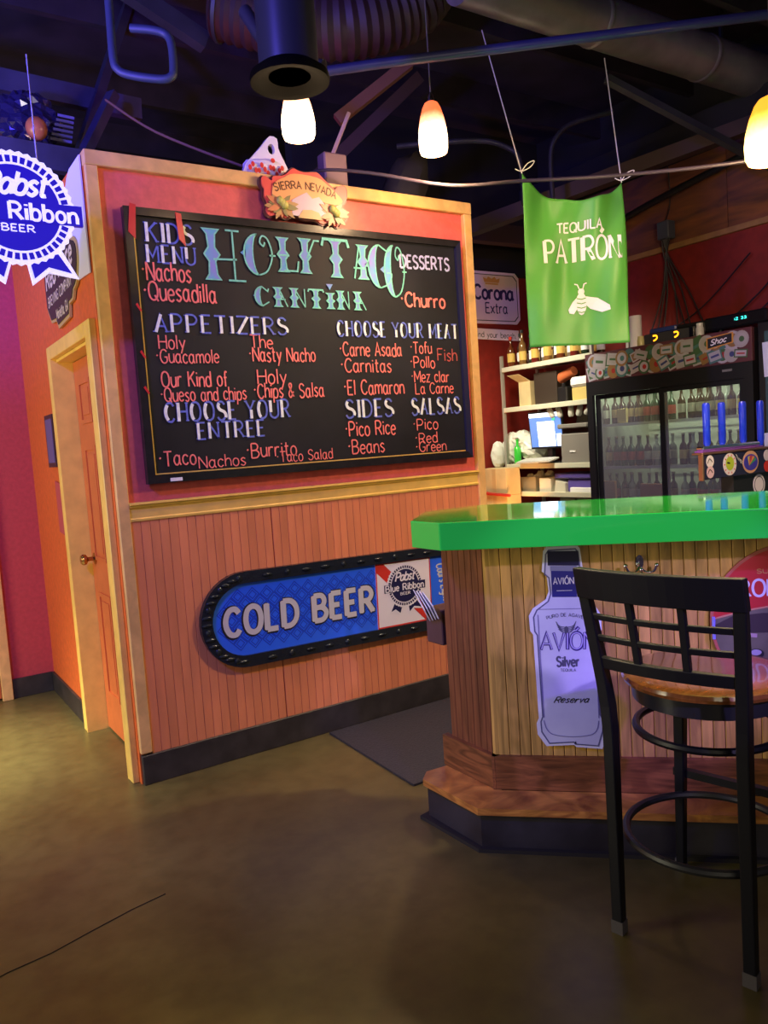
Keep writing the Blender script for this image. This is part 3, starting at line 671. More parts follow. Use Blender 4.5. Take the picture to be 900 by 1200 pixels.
# tuscan title letters: spurred stems filled violet with teal outline, thin teal strokes
TU_f = MB(BF); TU_o = MB(BF)
def stem(x, y, h, w):
    k = w/2; P = [(x-k, y), (x-k*.55, y+h*.10), (x-k*.42, y+h*.36), (x-k*1.05, y+h*.5), (x-k*.42, y+h*.64), (x-k*.55, y+h*.90), (x-k*1.1, y+h),
                  (x+k*1.1, y+h), (x+k*.55, y+h*.90), (x+k*.42, y+h*.64), (x+k*1.05, y+h*.5), (x+k*.42, y+h*.36), (x+k*.55, y+h*.10), (x+k, y)]
    n = len(P)
    for i in range(n//2-1): TU_f.flat([P[i], P[n-1-i], P[n-2-i], P[i+1]], .0035)
    TU_o.ribbon(P+[P[0]], .0075, .0045)
def crescent(x, y, h, w, curl=True):
    outer = circle(x+w*.5, y+h*.5, w*.5, 14, h*.5, PI/2, 3*PI/2, True); inner = [(x+w*.5-(x+w*.5-p[0])*.38+.0, p[1]) for p in outer]
    for i in range(14): TU_f.flat([outer[i], outer[i+1], inner[i+1], inner[i]], .0035)
    TU_o.ribbon(outer, .008, .0045); TU_o.ribbon(inner, .006, .0045)
    TU_f.flat([(x-.02*h/.2, y+h*.52), (x+w*.06, y+h*.42), (x+w*.06, y+h*.62)], .0035)
def tline(pts, w=.009, sm=False): TU_o.ribbon(smoothpts(pts, 4) if sm else pts, w, .0048)
def curl_o(x, y, h, w):
    crescent(x, y, h, w); tline([(x+w*.5, y), (x+w*.8, y+h*.12), (x+w, y+h*.5), (x+w*.88, y+h*.88), (x+w*.68, y+h*.97), (x+w*.58, y+h*.82), (x+w*.70, y+h*.72), (x+w*.76, y+h*.82)], .008, True)
    tline([(x+w*.90, y+h*.5), (x+w*1.12, y+h*.5)], .008)
# HOLY
stem(1.475, 2.335, .235, .075); tline([(1.48, 2.43), (1.60, 2.435)]); tline([(1.585, 2.335), (1.585, 2.57)]); tline([(1.55, 2.57), (1.62, 2.57)]); tline([(1.55, 2.335), (1.64, 2.335)])
curl_o(1.64, 2.37, .195, .150)
stem(1.850, 2.395, .165, .058); tline([(1.85, 2.40), (1.925, 2.40), (1.935, 2.45)]); tline([(1.82, 2.475), (1.885, 2.475)])
stem(1.975, 2.395, .17, .062); tline([(1.985, 2.47), (2.03, 2.56), (2.06, 2.56)])
# TACO
stem(2.155, 2.385, .185, .068); tline([(2.075, 2.54), (2.085, 2.575), (2.225, 2.575), (2.235, 2.54)], .014)
tline([(2.262, 2.385), (2.30, 2.56)]); stem(2.320, 2.385, .175, .062); tline([(2.26, 2.44), (2.33, 2.44)])
crescent(2.352, 2.345, .225, .150); tline([(2.427, 2.345), (2.48, 2.37), (2.50, 2.42), (2.47, 2.425)], .008, True); tline([(2.427, 2.57), (2.48, 2.54), (2.50, 2.56)], .008, True)
curl_o(2.455, 2.300, .275, .130)
# CANTINA
y0, hh = 2.222, .092
crescent(1.680, y0, hh, .085); tline([(1.72, y0), (1.755, y0+.02)], .006); tline([(1.72, y0+hh), (1.75, y0+.07), (1.755, y0+.085)], .006)
stem(1.805, y0, hh, .042); tline([(1.81, y0+hh), (1.855, y0)], .006); tline([(1.80, y0+.035), (1.845, y0+.035)], .006)
stem(1.895, y0, hh, .040); tline([(1.90, y0+hh), (1.955, y0)], .006); tline([(1.955, y0), (1.955, y0+hh)], .006)
stem(2.020, y0, hh, .042); tline([(1.975, y0+.08), (1.98, y0+hh), (2.062, y0+hh), (2.066, y0+.08)], .008)
stem(2.105, y0, hh*.85, .042); TU_f.flat([(2.085, y0+.125), (2.105, y0+.095), (2.125, y0+.125)], .0035)
stem(2.165, y0, hh, .038); tline([(2.17, y0+hh), (2.215, y0)], .006); tline([(2.215, y0), (2.215, y0+hh)], .006)
stem(2.270, y0, hh, .040); tline([(2.27, y0+hh), (2.32, y0)], .006); tline([(2.26, y0+.035), (2.305, y0+.035)], .006)
tag(TU_f.build('lettering', c_violet, bd), 'violet fill of the large title letters'); tag(TU_o.build('lettering', c_teal, bd), 'teal outline of the large title letters')
# ribbons tied on the frame
for (x0, z0, ln, tl) in ((1.085, 2.62, .13, .008), (1.315, 2.60, .125, -.016)):
    o = MB(BF).prism([(x0, z0-ln+.03), (x0+.03, z0-ln), (x0+.035+tl, z0+.02), (x0+.008+tl, z0+.025)], .017, .021).build('red_ribbon', redtape, bd)
for (x0, z0) in ((1.088, 2.20), (1.088, 1.99), (1.09, 1.83)):
    MB(BF).prism([(x0, z0), (x0+.02, z0-.03), (x0+.026, z0-.025), (x0+.008, z0+.008)], .017, .020).build('red_ribbon', redtape, bd)
MB(BF).prism([(1.175, 1.398), (1.232, 1.398), (1.232, 1.414), (1.175, 1.414)], .016, .019).build('white_sticker', white, bd)

# ================================================================== PLAQUE ABOVE BOARD
pq = thing('wall_plaque', 'carved tin plaque with mountain scene above the chalkboard', 'sign', (1.985, 3.61, 2.62))
PF = frame((0, 3.612, 0), (1, 0, 0), (0, 0, 1))
top = smoothpts([(1.755, 2.78), (1.742, 2.80), (1.745, 2.835), (1.765, 2.845), (1.80, 2.826), (1.81, 2.85), (1.86, 2.858), (1.89, 2.875), (1.925, 2.905), (1.96, 2.895), (2.0, 2.892), (2.065, 2.90), (2.10, 2.875), (2.14, 2.845), (2.17, 2.825), (2.185, 2.84), (2.215, 2.852), (2.238, 2.838), (2.24, 2.80), (2.225, 2.76), (2.205, 2.745)], 3)
bot = smoothpts([(2.225, 2.72), (2.235, 2.69), (2.215, 2.66), (2.19, 2.655), (2.165, 2.625), (2.12, 2.645), (2.08, 2.632), (2.03, 2.65), (1.97, 2.65), (1.92, 2.66), (1.87, 2.643), (1.82, 2.655), (1.775, 2.645), (1.755, 2.67), (1.765, 2.71), (1.75, 2.74)], 3)
MB(PF).prism((top+bot)[::-1], 0, .022).build('backing', mat('plaque_dark_edge', (.10, .03, .03), .4), pq)
cx, cy = 1.985, 2.78
MB(PF).prism([(cx+(p[0]-cx)*.965, cy+(p[1]-cy)*.94) for p in (top+bot)][::-1], .022, .030).build('red_scroll', mat('scroll_red', (.70, .09, .07), .4), pq)
MB(PF).prism(smoothpts([(1.80, 2.76), (1.815, 2.81), (1.87, 2.845), (1.93, 2.87), (2.06, 2.867), (2.12, 2.835), (2.17, 2.80), (2.20, 2.765), (2.15, 2.74), (2.0, 2.76), (1.86, 2.73), (1.80, 2.76)], 3)[::-1], .030, .035).build('cream_banner', mat('banner_cream_orange', (.74, .34, .12), .45), pq)
letters(MB(PF), 'SIERRA NEVADA', 1.815, 2.80, .036, wid=.345, sw=.17, arc=.55, z=.0365, serif=.5).build('letter', mat('brown_ink', (.10, .03, .01), .5), pq)
scn = mat('mountain_white', (.52, .40, .46), .4)
MB(PF).prism([(1.90, 2.665), (2.09, 2.665), (2.095, 2.73), (2.06, 2.77), (2.02, 2.757), (1.99, 2.785), (1.95, 2.765), (1.905, 2.74)], .030, .040).build('mountain', scn, pq)
MB(PF).prism([(1.93, 2.655), (2.07, 2.655), (2.05, 2.69), (2.01, 2.70), (1.96, 2.695)], .040, .044).build('valley', mat('valley_gold', (.50, .34, .14), .4), pq)
for (hx, hy) in ((1.845, 2.705), (2.14, 2.695)):
    for k in range(15):
        a = -.35+k*(2*PI-1.2)/14+PI*.80; q = .088+.014*math.sin(k*2.3); z_ = .034+.0012*((k*5) % 7)
        d_ = Vector((math.cos(a), math.sin(a)*.72)); nn = Vector((-d_.y, d_.x))*.17
        P = [Vector((hx, hy))+d_*q*t_+nn*q*w_ for t_, w_ in ((.1, -.4), (.45, -1), (.75, -.7), (1, 0), (.75, .7), (.45, 1), (.1, .4))]
        MB(PF).prism([tuple(p) for p in P], z_, z_+.004).build('leaf', (mat('leaf_bronze', (.40, .24, .09), .4), mat('leaf_rust', (.55, .20, .08), .4), mat('leaf_olive', (.22, .19, .07), .4))[k % 3], pq)
    for k in range(3):
        MB(PF).ball((hx+.012*(k-1), hy+.022-.01*k, .050), .020, .022, .012, 8, 6).build('hop_cone', mat('hop_green_gold', (.42, .40, .09), .4), pq, True)

# ================================================================== RIBBON BEER LOGO (large lit sign, small print)
def ribbon_logo(F, s, parent, blue, wht, z, lit=False, t=.004):
    """round ribbon medallion; s = medallion radius; origin at medallion centre"""
    def B(): return MB(F)
    n = 44
    scal = []
    for i in range(n*4):
        a = 2*PI*i/(n*4); q = s*(1.0+.018*math.cos(n*a)); scal.append((q*math.cos(a), q*math.sin(a)))
    tails = [(-.86, -.70), (-.98, -1.20), (-.72, -1.12), (-.40, -1.38), (-.06, -1.02), (.02, -1.38) if False else (.0, -1.0), (.10, -1.40), (.40, -1.14), (.98, -1.22), (.72, -.70)]
    tl = B(); tl.prism([(p[0]*s, p[1]*s) for p in [(-.62, -.60), (-.92, -1.22), (-.62, -1.12), (-.30, -1.36), (-.04, -.60)]], z, z+t); tl.prism([(p[0]*s, p[1]*s) for p in [(.04, -.60), (.16, -1.36), (.46, -1.12), (.98, -1.20), (.66, -.60)]], z, z+t)
    tl.build('ribbon_tail_border', wht, parent)
    tl = B(); tl.prism([(p[0]*s, p[1]*s) for p in [(-.58, -.7), (-.82, -1.12), (-.58, -1.03), (-.32, -1.24), (-.12, -.7)]], z+t, z+t*1.25); tl.prism([(p[0]*s, p[1]*s) for p in [(.10, -.7), (.20, -1.24), (.46, -1.02), (.86, -1.11), (.60, -.7)]], z+t, z+t*1.25)
    tl.build('ribbon_tail', blue, parent)
    B().prism(scal, z, z+t*1.3).build('medallion', wht, parent)
    mb = B()
    for i in range(n):
        a0 = 2*PI*(i+.16)/n; a1 = 2*PI*(i+.84)/n
        mb.flat([(s*.80*math.cos(a0), s*.80*math.sin(a0)), (s*.92*math.cos(a0), s*.92*math.sin(a0)), (s*.92*math.cos(a1), s*.92*math.sin(a1)), (s*.80*math.cos(a1), s*.80*math.sin(a1))], z+t*1.36)
    mb.build('pleats', blue, parent)
    B().flat(circle(0, 0, s*.76, 48), z+t*1.4).build('medallion_face', blue, parent)
    B().prism([(-1.14*s, -.24*s), (-1.14*s, .13*s), (1.14*s, .13*s), (1.14*s, -.24*s)][::-1], z, z+t*1.6).build('banner', blue, parent)
    mb = B(); letters(mb, 'Pabst', -.52*s, .24*s, .38*s, wid=1.04*s, sw=.19, slant=.3, gap=.5, z=z+t*1.75); mb.build('letter', wht, parent)
    mb = B(); letters(mb, 'Blue Ribbon', -1.06*s, -.20*s, .29*s, wid=2.10*s, sw=.18, serif=.62, stem=.22, gap=1.3, z=z+t*1.75); mb.build('letter', wht, parent)
    mb = B(); letters(mb, 'BEER', -.27*s, -.42*s, .12*s, wid=.54*s, sw=.2, serif=.6, gap=1.6, z=z+t*1.75); mb.build('lettering', wht, parent)
pb = thing('beer_sign', 'backlit blue ribbon medallion beer sign hanging at the upper left', 'sign', (.63, 3.4, 2.2))
lb = glow('lit_blue_acrylic', (.01, .01, .35), (.03, .01, .55), .4); lw = glow('lit_white_acrylic', (.8, .8, .95), (.66, .62, 1.0), .85)
SF = frame((.588, 3.38, 2.500), (1, .0, 0), (0, 0, 1))
ribbon_logo(SF, .213, pb, lb, lw, .02, t=.012)
MB(SF).prism(circle(0, 0, .19, 40), -.03, .018).build('light_box', black, pb)
for dx in (-.1, .1): MB(SF).tube([(dx, .15, 0), (dx, .60, 0)], .003, 5).build('hanging_wire', steel, pb)
# white lit poster behind on door wall
DF = frame((.927, 0, 0), (0, -1, 0), (0, 0, 1))      # u = -y
o = MB(DF).prism([(-4.12, 2.50), (-3.95, 2.36), (-3.66, 2.345), (-3.662, 2.85), (-3.86, 2.85), (-3.92, 2.83), (-3.97, 2.79), (-4.04, 2.775), (-4.12, 2.78)], .002, .008).build('white_poster', mat('glossy_white_board', (.78, .78, .95), .3))
tag(o, 'plain white board with curved top on the orange wall behind the ribbon sign', 'poster')
# rabbit brewery sign
rh = thing('brewery_sign', 'bronze and cream brewing company sign on the orange wall above the door', 'sign', (.92, 4.2, 2.23))
HM = DF
o1 = smoothpts([(-4.60, 2.52), (-4.40, 2.585), (-4.10, 2.60), (-3.86, 2.55), (-3.82, 2.47), (-3.88, 2.36), (-3.96, 2.33)], 3)+[(-4.0, 2.29), (-4.08, 2.285), (-4.10, 2.225), (-4.36, 2.21), (-4.40, 2.255), (-4.52, 2.262), (-4.60, 2.35)]
MB(HM).prism(o1[::-1], .002, .014).build('sign_board', mat('sign_gold_edge', (.55, .40, .12), .4), rh)
MB(HM).prism([(-4.21+(p[0]+4.21)*.95, 2.40+(p[1]-2.40)*.90) for p in o1][::-1], .014, .018).build('sign_face', mat('sign_dark_olive', (.045, .035, .02), .5), rh)
crm = mat('cream_lettering', (.72, .62, .34), .5)
letters(MB(HM), 'Red Hare', -4.54, 2.435, .105, wid=.62, sw=.2, slant=.1, rise=.03, z=.0195, serif=.4).build('letter', crm, rh)
letters(MB(HM), 'BREWING COMPANY', -4.53, 2.345, .048, wid=.56, sw=.16, z=.0195, rise=.02).build('lettering', crm, rh)
letters(MB(HM), 'Marietta, GA', -4.36, 2.255, .05, wid=.27, sw=.16, z=.0195, rise=.02).build('lettering', crm, rh)
# notices on the door wall
pf = thing('framed_notice', 'small dark framed notice on the orange wall left of the door', 'picture', (.92, 4.86, 1.50))
MB(DF).prism([(-4.98, 1.50), (-4.76, 1.50), (-4.76, 1.80), (-4.98, 1.80)], .002, .018).build('picture_frame', mat('dark_frame', (.03, .02, .03), .4), pf)
MB(DF).prism([(-4.955, 1.525), (-4.785, 1.525), (-4.785, 1.775), (-4.955, 1.775)], .018, .020).build('print', mat('blue_grey_print', (.10, .10, .28), .4), pf)
o = MB(DF).prism([(-4.93, 1.12), (-4.75, 1.10), (-4.75, 1.40), (-4.93, 1.42)], .002, .004).build('paper_notice', mat('red_paper_notice', (.50, .08, .08), .6)); tag(o, 'red paper notice hanging under the small framed notice', 'notice')

# ================================================================== COLD BEER SIGN
cb = thing('oval_beer_sign', 'long blue rounded sign reading COLD BEER on the beadboard', 'sign', (2.1, 3.62, .44))
ang = -.020
CF = frame((1.50, 3.632, .690), (math.cos(ang), 0, math.sin(ang)), (-math.sin(ang), 0, math.cos(ang)))
def stadium(L, r, n=18):
    return circle(0, 0, r, n, a0=PI/2, a1=3*PI/2, end=True)+[(L*k/8, -r) for k in range(1, 8)]+circle(L, 0, r, n, a0=-PI/2, a1=PI/2, end=True)+[(L-L*k/8, r) for k in range(1, 8)]
Ls = 1.75
cfm = mat('embossed_black_metal', (.035, .045, .060), .22, .6, bump=.6, scale=24)
MB(CF).ring(stadium(Ls, .238), stadium(Ls, .180), 0, .030).build('embossed_frame', cfm, cb)
for k, (uu, vv) in enumerate(circle(0, 0, .209, 16, a0=PI*.55, a1=PI*1.45, end=True)+[(.12+.11*i, .209) for i in range(15)]+[(.12+.11*i, -.209) for i in range(15)]):
    q = MB(CF); 
    q.ball((uu, vv, .030), .028 if k % 3 else .016, .010 if k % 3 else .016, .010, 8, 5); q.build('rivet_boss', cfm, cb, True)
MB(CF).prism(stadium(Ls, .182), 0, .016).build('sign_panel', mat('blue_sign_panel', (.03, .15, .95), .28, coat=.3), cb)
mb = MB(CF); d = .078
def inside(x, y): 
    if abs(y) > .172: return False
    return x > 0 or x*x+y*y < .172**2
import itertools
for i in range(-4, 18):
    for j in range(-4, 5):
        cx_, cy_ = i*d+(d/2 if j % 2 else 0), j*d*.5*1.0
        for q in (.035, .021):
            P = [(cx_-q, cy_), (cx_, cy_+q), (cx_+q, cy_), (cx_, cy_-q), (cx_-q, cy_)]
            if cx_ < .77 and all(inside(*p) for p in P): mb.ribbon(P, .0042, .0165)
mb.build('diamond_pattern', mat('deep_blue_print', (.015, .05, .55), .3), cb)['kind'] = 'stuff'
mb = MB(CF); letters(mb, 'COLD BEER', -.118, -.075, .135, wid=.860, sw=.27, stem=.30, serif=.62, gap=1.75, z=.0175); mb.build('letter', mat('letter_black_edge', (.02, .02, .03), .4), cb)
mb = MB(CF); letters(mb, 'COLD BEER', -.112, -.071, .130, wid=.850, sw=.215, stem=.245, serif=.58, gap=1.75, z=.019); mb.build('lettering', silver, cb)
MB(CF).prism([(.765, -.180), (1.135, -.180), (1.135, .180), (.765, .180)], .016, .020).build('logo_panel', mat('logo_panel_white', (.80, .76, .80), .35), cb)
MB(CF).ring([(.765, -.180), (1.135, -.180), (1.135, .180), (.765, .180)], [(.772, -.173), (1.128, -.173), (1.128, .173), (.772, .173)], .020, .0205).build('red_border', redpaint, cb)
MB(CF).flat([(.772, .173), (.772, .13), (1.085, -.173), (1.128, -.173), (1.128, -.13), (.82, .173)][::-1], .0206).build('red_stripe', redpaint, cb)
LF = CF @ Matrix.Translation((.955, .040, 0))
ribbon_logo(LF, .122, cb, mat('navy_print', (.015, .015, .07), .35), mat('print_white', (.78, .76, .80), .4), .0208, t=.0008)
mb = MB(CF @ Matrix.Translation((1.18, .13, 0)) @ Matrix.Rotation(-PI/2+.2, 4, 'Z')); letters(mb, 'Coors Light', 0, 0, .055, wid=.22, sw=.16, slant=.3, z=.0175); mb.build('lettering', silver, cb)

# ================================================================== BAR
u45 = Vector((1, -1, 0)).normalized()
def dg(s, off): # point on diagonal; off = distance toward the room from x+y=4.15
    p = Vector((1.90, 2.25, 0))+u45*s+Vector((-1, -1, 0)).normalized()*off; return (p.x, p.y)
def dgi(c, s=None, x=None): pass
SMAX = 1.75
bar_t = thing('bar', 'wooden bar front of vertical oak boards under the green top', 'bar', (2.6, 2.1, 0))
MB().prism([(1.915, 2.262), dg(SMAX, -.012), dg(SMAX, -.20), (1.99, 2.52), (1.915, 2.52)], 0.0, 1.12).build('bar_body', mat('dark_brown_core', (.05, .02, .01), .7), bar_t)
DG = frame((1.90, 2.25, 0), tuple(u45), (0, 0, 1))
w = .0405; s = .012
while s < SMAX:
    MB(DG).box(s+.0011, s+w-.0011, .295, 1.12, -.010, .006, .002).build('bar_board', oak, bar_t); s += w
y = 2.515
PL = frame((1.90, 2.52, 0), (0, -1, 0), (0, 0, 1))
s = 0
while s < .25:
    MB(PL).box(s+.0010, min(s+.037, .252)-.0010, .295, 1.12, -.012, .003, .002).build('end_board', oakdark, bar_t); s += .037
MB().prism([(1.895, 2.262), (1.8955, 2.248), (1.908, 2.236), (1.913, 2.256)], .295, 1.12).build('corner_strip', oak, bar_t)
MB(DG).prism([(-.016, .169), (SMAX, .169), (SMAX, .298), (-.016, .298)], -.01, .026).build('kick_board', kickwood, bar_t)
MB(PL).prism([(-.035, .169), (.285, .169), (.285, .298), (-.035, .298)], -.005, .024).build('kick_board', kickwood, bar_t)
st = thing('foot_step', 'low wooden foot step with worn golden tread around the bar', 'step', (2.3, 2.0, 0))
def line45(c, x): return (x, c-x)
stp = [(1.725, 2.50), (1.725, 2.165), (3.125, .765), (3.24, .87), (1.892, 2.218), (1.892, 2.54), (1.78, 2.55)]
MB().prism(stp, .142, .168).build('tread', treadwood, st)
inn = [(1.745, 2.50), (1.745, 2.175), (3.13, .79), (3.235, .87), (1.89, 2.215), (1.89, 2.53)]
MB().prism(inn, .012, .142).build('riser', mat('scuffed_dark_riser', (.045, .040, .050), .4, scale=5, c2=(.02, .016, .02)), st)
MB().prism([(1.715, 2.52), (1.722, 2.168), (3.12, .77), (3.23, .87), (1.89, 2.21), (1.89, 2.55)], .0, .014).build('base_strip', mat('black_base_strip', (.015, .012, .012), .8), st)

ctp = [(1.640, 2.178), (3.30, .518), (3.765, .985), (2.175, 2.585), (1.890, 2.600), (1.640, 2.350)]
o = MB().prism(ctp, 1.12, 1.218).build('countertop', greentop); tag(o, 'thick glossy green countertop with chamfered end on the bar', 'countertop')
bv = o.modifiers.new('edge', 'BEVEL'); bv.width = .004; bv.segments = 3; bv.limit_method = 'ANGLE'

# mat on the floor
o = MB().prism([(1.868, 2.78), (3.7, 2.78), (3.7, 3.60), (1.905, 3.60)], .001, .010).build('floor_mat', mat('dark_rubber_mat', (.028, .026, .034), .7, bump=.6, scale=90, var=.3)); tag(o, 'dark rubber floor mat between the menu wall and the bar', 'mat')
# holder with napkins at the bar end
nh = thing('napkin_holder', 'small brown box holding white napkins on the hidden side of the bar end', 'holder', (1.96, 2.62, .655))
MB().box(1.925, 2.04, 2.58, 2.69, .655, .805, .004).build('holder_box', mat('purple_brown_wood', (.11, .05, .05), .5), nh)
for k in range(4):
    fr = frame((1.925, 2.63+.02*k, .775), (.4, 1, .1*k), (-.5, 0, 1)); MB(fr).prism([(-.07, 0), (.04, 0), (.05, .10), (-.01, .125), (-.09, .07)], 0, .003).build('napkin', paper, nh)

# ------------------------------------------------------------------ bottle sign on the bar front
bs = thing('bottle_sign', 'bottle-shaped tin sign for silver tequila on the bar boards', 'sign', (2.0, 2.05, .33))
XF = DG @ Matrix.Translation((0, 0, .012))
R_ = [(.213, 1.075), (.205, 1.00), (.222, .985), (.226, .925), (.214, .895), (.165, .862), (.150, .835), (.152, .780), (.162, .765), (.167, .445), (.158, .425), (.160, .385), (.190, .340), (.292, .346), (.298, .338), (.392, .332), (.412, .39), (.416, .435), (.405, .455), (.400, .765), (.408, .78), (.408, .835), (.392, .862), (.348, .895), (.336, .925), (.338, .985), (.352, 1.00), (.344, 1.080), (.335, 1.092), (.225, 1.090)]
tin = mat('bottle_sign_rim', (.88, .88, .98), .3)
MB(XF).prism(R_, 0, .010).build('sign_plate', tin, bs)
cxx, cyy = .283, .70
bodyP = [(cxx+(p[0]-cxx)*.87, cyy+(p[1]-cyy)*.968) for p in R_]
MB(XF).prism(bodyP, .010, .0112).build('bottle_print', mat('bottle_glass_print', (.62, .62, .80), .25, scale=5, c2=(.78, .80, .92)), bs)
MB(XF).ribbon(bodyP+[bodyP[0]], .005, .0114).build('print_outline', mat('outline_slate', (.14, .14, .26), .4), bs)
MB(XF).flat([(.228, 1.075), (.228, 1.022), (.338, 1.018), (.338, 1.072)], .0125).build('cap_print', mat('navy_cap', (.02, .02, .06), .35), bs)
MB(XF).flat([(.236, 1.020), (.236, 1.002), (.330, .998), (.330, 1.018)], .0125).build('neck_print', mat('neck_grey', (.25, .27, .42), .35), bs)
MB(XF).flat([(.238, 1.002), (.238, .905), (.326, .903), (.326, .998)], .0126).build('neck_label', mat('indigo_label', (.035, .035, .22), .35), bs)
letters(MB(XF), 'AVIÓN', .245, .952, .024, wid=.072, sw=.14, z=.0132).build('lettering', white, bs)
MB(XF).ribbon([(.255, .928), (.31, .928)], .002, .0132).build('underline', white, bs)
vi = mat('violet_ink', (.05, .02, .22), .4)
letters(MB(XF), 'AVIÓN', .188, .708, .064, wid=.195, sw=.17, stem=.2, z=.0122, gap=.7, slant=.05).build('letter', vi, bs)
letters(MB(XF), 'AVIÓN', .190, .7105, .060, wid=.191, sw=.075, z=.0128, gap=.7, slant=.05).build('letter', mat('lilac_print', (.55, .50, .85), .4), bs)
letters(MB(XF), 'Silver', .243, .645, .036, wid=.080, sw=.20, z=.0124, serif=.4).build('lettering', mat('grey_ink', (.10, .10, .16), .5), bs)
letters(MB(XF), 'TEQUILA', .255, .626, .010, wid=.055, sw=.16, z=.0124).build('lettering', MATS['grey_ink'], bs)
letters(MB(XF), '100& PURO DE AGAVE'.replace('100& ', ''), .215, .832, .012, wid=.13, sw=.16, arc=.2, z=.0124).build('lettering', MATS['grey_ink'], bs)
letters(MB(XF), 'Reserva', .225, .508, .022, wid=.122, sw=.16, slant=.5, z=.0124, jit=.05).build('lettering', ink, bs)
mb = MB(XF)
for sg in (-1, 1):
    for k in range(5): mb.ribbon(smoothpts([(.283, .775+.004*k), (.283+sg*(.012+.003*k), .772+.006*k), (.283+sg*(.028+.002*k), .785+.007*k)], 4), .0028, .0124)
mb.flat(circle(.283, .782, .008, 10, .014), .0126); mb.build('bird_emblem', MATS['grey_ink'], bs)
mb = MB(XF)
mb.ribbon(smoothpts([(.185, .44), (.195, .405), (.22, .385), (.283, .378), (.35, .385), (.375, .405), (.383, .44)], 4), .003, .0124)
mb.ribbon([(.186, .86), (.38, .86)], .0025, .0124)
mb.ribbon([(.183, .84), (.186, .45)], .003, .0124); mb.ribbon([(.385, .84), (.384, .45)], .003, .0124)
mb.build('glass_outline', mat('outline_lilac', (.22, .2, .42), .4), bs)
MB(XF).flat([(.292, .352), (.300, .352), (.297, .362)], .0124).build('notch', ink, bs)
# hook
hk = thing('coat_hook', 'triple chrome bag hook on the bar boards above the stool back', 'hook', (2.29, 1.86, .98))
HF = DG @ Matrix.Translation((.550, 1.012, .008))
MB(HF).prism(circle(0, .010, .014, 14, .026), 0, .006).build('back_plate', chrome, hk)
for sg in (-1, 1): 
    MB(HF).tube(smoothpts([(0, -.01, .006), (sg*.02, -.022, .03), (sg*.042, -.018, .045), (sg*.052, .0, .048)], 5), .0045, 8).build('prong', chrome, hk, True)
    MB(HF).ball((sg*.053, .004, .048), .008).build('prong_tip', chrome, hk, True)
MB(HF).tube(smoothpts([(0, -.01, .006), (0, -.030, .03), (0, -.030, .055), (0, -.012, .062)], 5), .0045, 8).build('prong', chrome, hk, True)
MB(HF).ball((0, -.008, .062), .008).build('prong_tip', chrome, hk, True)
# red round sign
rs_ = thing('round_sign', 'round red and olive sign half hidden behind the bar stool', 'sign', (2.6, 1.5, .52))
RF = DG @ Matrix.Translation((1.052, .800, .012))
MB(RF).prism(circle(0, 0, .272, 56), 0, .012).build('sign_disc', mat('sign_rim_rust', (.55, .14, .10), .35), rs_)
MB(RF).flat(circle(0, 0, .262, 56), .0125).build('landscape_print', mat('olive_print', (.17, .16, .10), .5, var=.25, scale=9), rs_)
seg = [p for p in circle(0, 0, .262, 80) if p[1] > .062]
mb = MB(RF); a0 = math.asin(.075/.262)
arcP = circle(0, 0, .262, 40, a0=math.asin(.014/.262), a1=PI-math.asin(.014/.262), end=True)
low = [(-.262+.524*k/20, .012+.045*math.sin(PI*k/20)) for k in range(21)]
mb.flat(arcP+low[1:-1], .0130); mb.build('red_field', mat('sign_red', (.60, .035, .035), .35), rs_)
MB(RF).ribbon(low, .006, .0136).build('gold_line', mat('sign_tan_line', (.65, .30, .16), .4), rs_)
MB(RF).flat([(-.258, -.01), (-.20, .02), (-.10, .030), (0, .03), (.12, .020), (.258, -.01), (.255, -.04), (-.255, -.04)][::-1], .0128).build('hill_print', mat('dark_hill_print', (.05, .035, .035), .5), rs_)
letters(MB(RF), 'ROLL', -.176, .090, .058, wid=.165, sw=.15, stem=.2, serif=.6, gap=1.2, z=.0138).build('letter', white, rs_)
letters(MB(RF), 'SUMM', -.115, .170, .015, wid=.085, sw=.15, z=.0138).build('lettering', gold, rs_)
MB(RF).tube([(-.262, .02, .014), (-.262, -.06, .014)], .006, 6).build('edge_print', mat('sign_blue_bit', (.3, .3, .8), .4), rs_)
mb = MB(RF); mb.ribbon(smoothpts([(-.15, .07), (-.155, .03), (-.18, .0), (-.19, -.03)], 4), .012, .0139); mb.ribbon(smoothpts([(-.19, -.02), (-.15, -.045), (-.12, -.05)], 4), .014, .0139); mb.build('figure_print', mat('figure_grey_pink', (.50, .36, .38), .5), rs_)
for (a_, b_, q) in ((-.125, -.115, .026), (-.03, -.10, .045)):
    MB(RF).flat(circle(a_, b_, q, 20, q*.7), .0139).build('dark_cap_print', mat('cap_dark', (.02, .02, .03), .4), rs_)
    MB(RF).flat(circle(a_, b_+q*.2, q*.7, 20, q*.4), .0142).build('pale_cap_print', mat('cap_pale', (.45, .42, .55), .4), rs_)

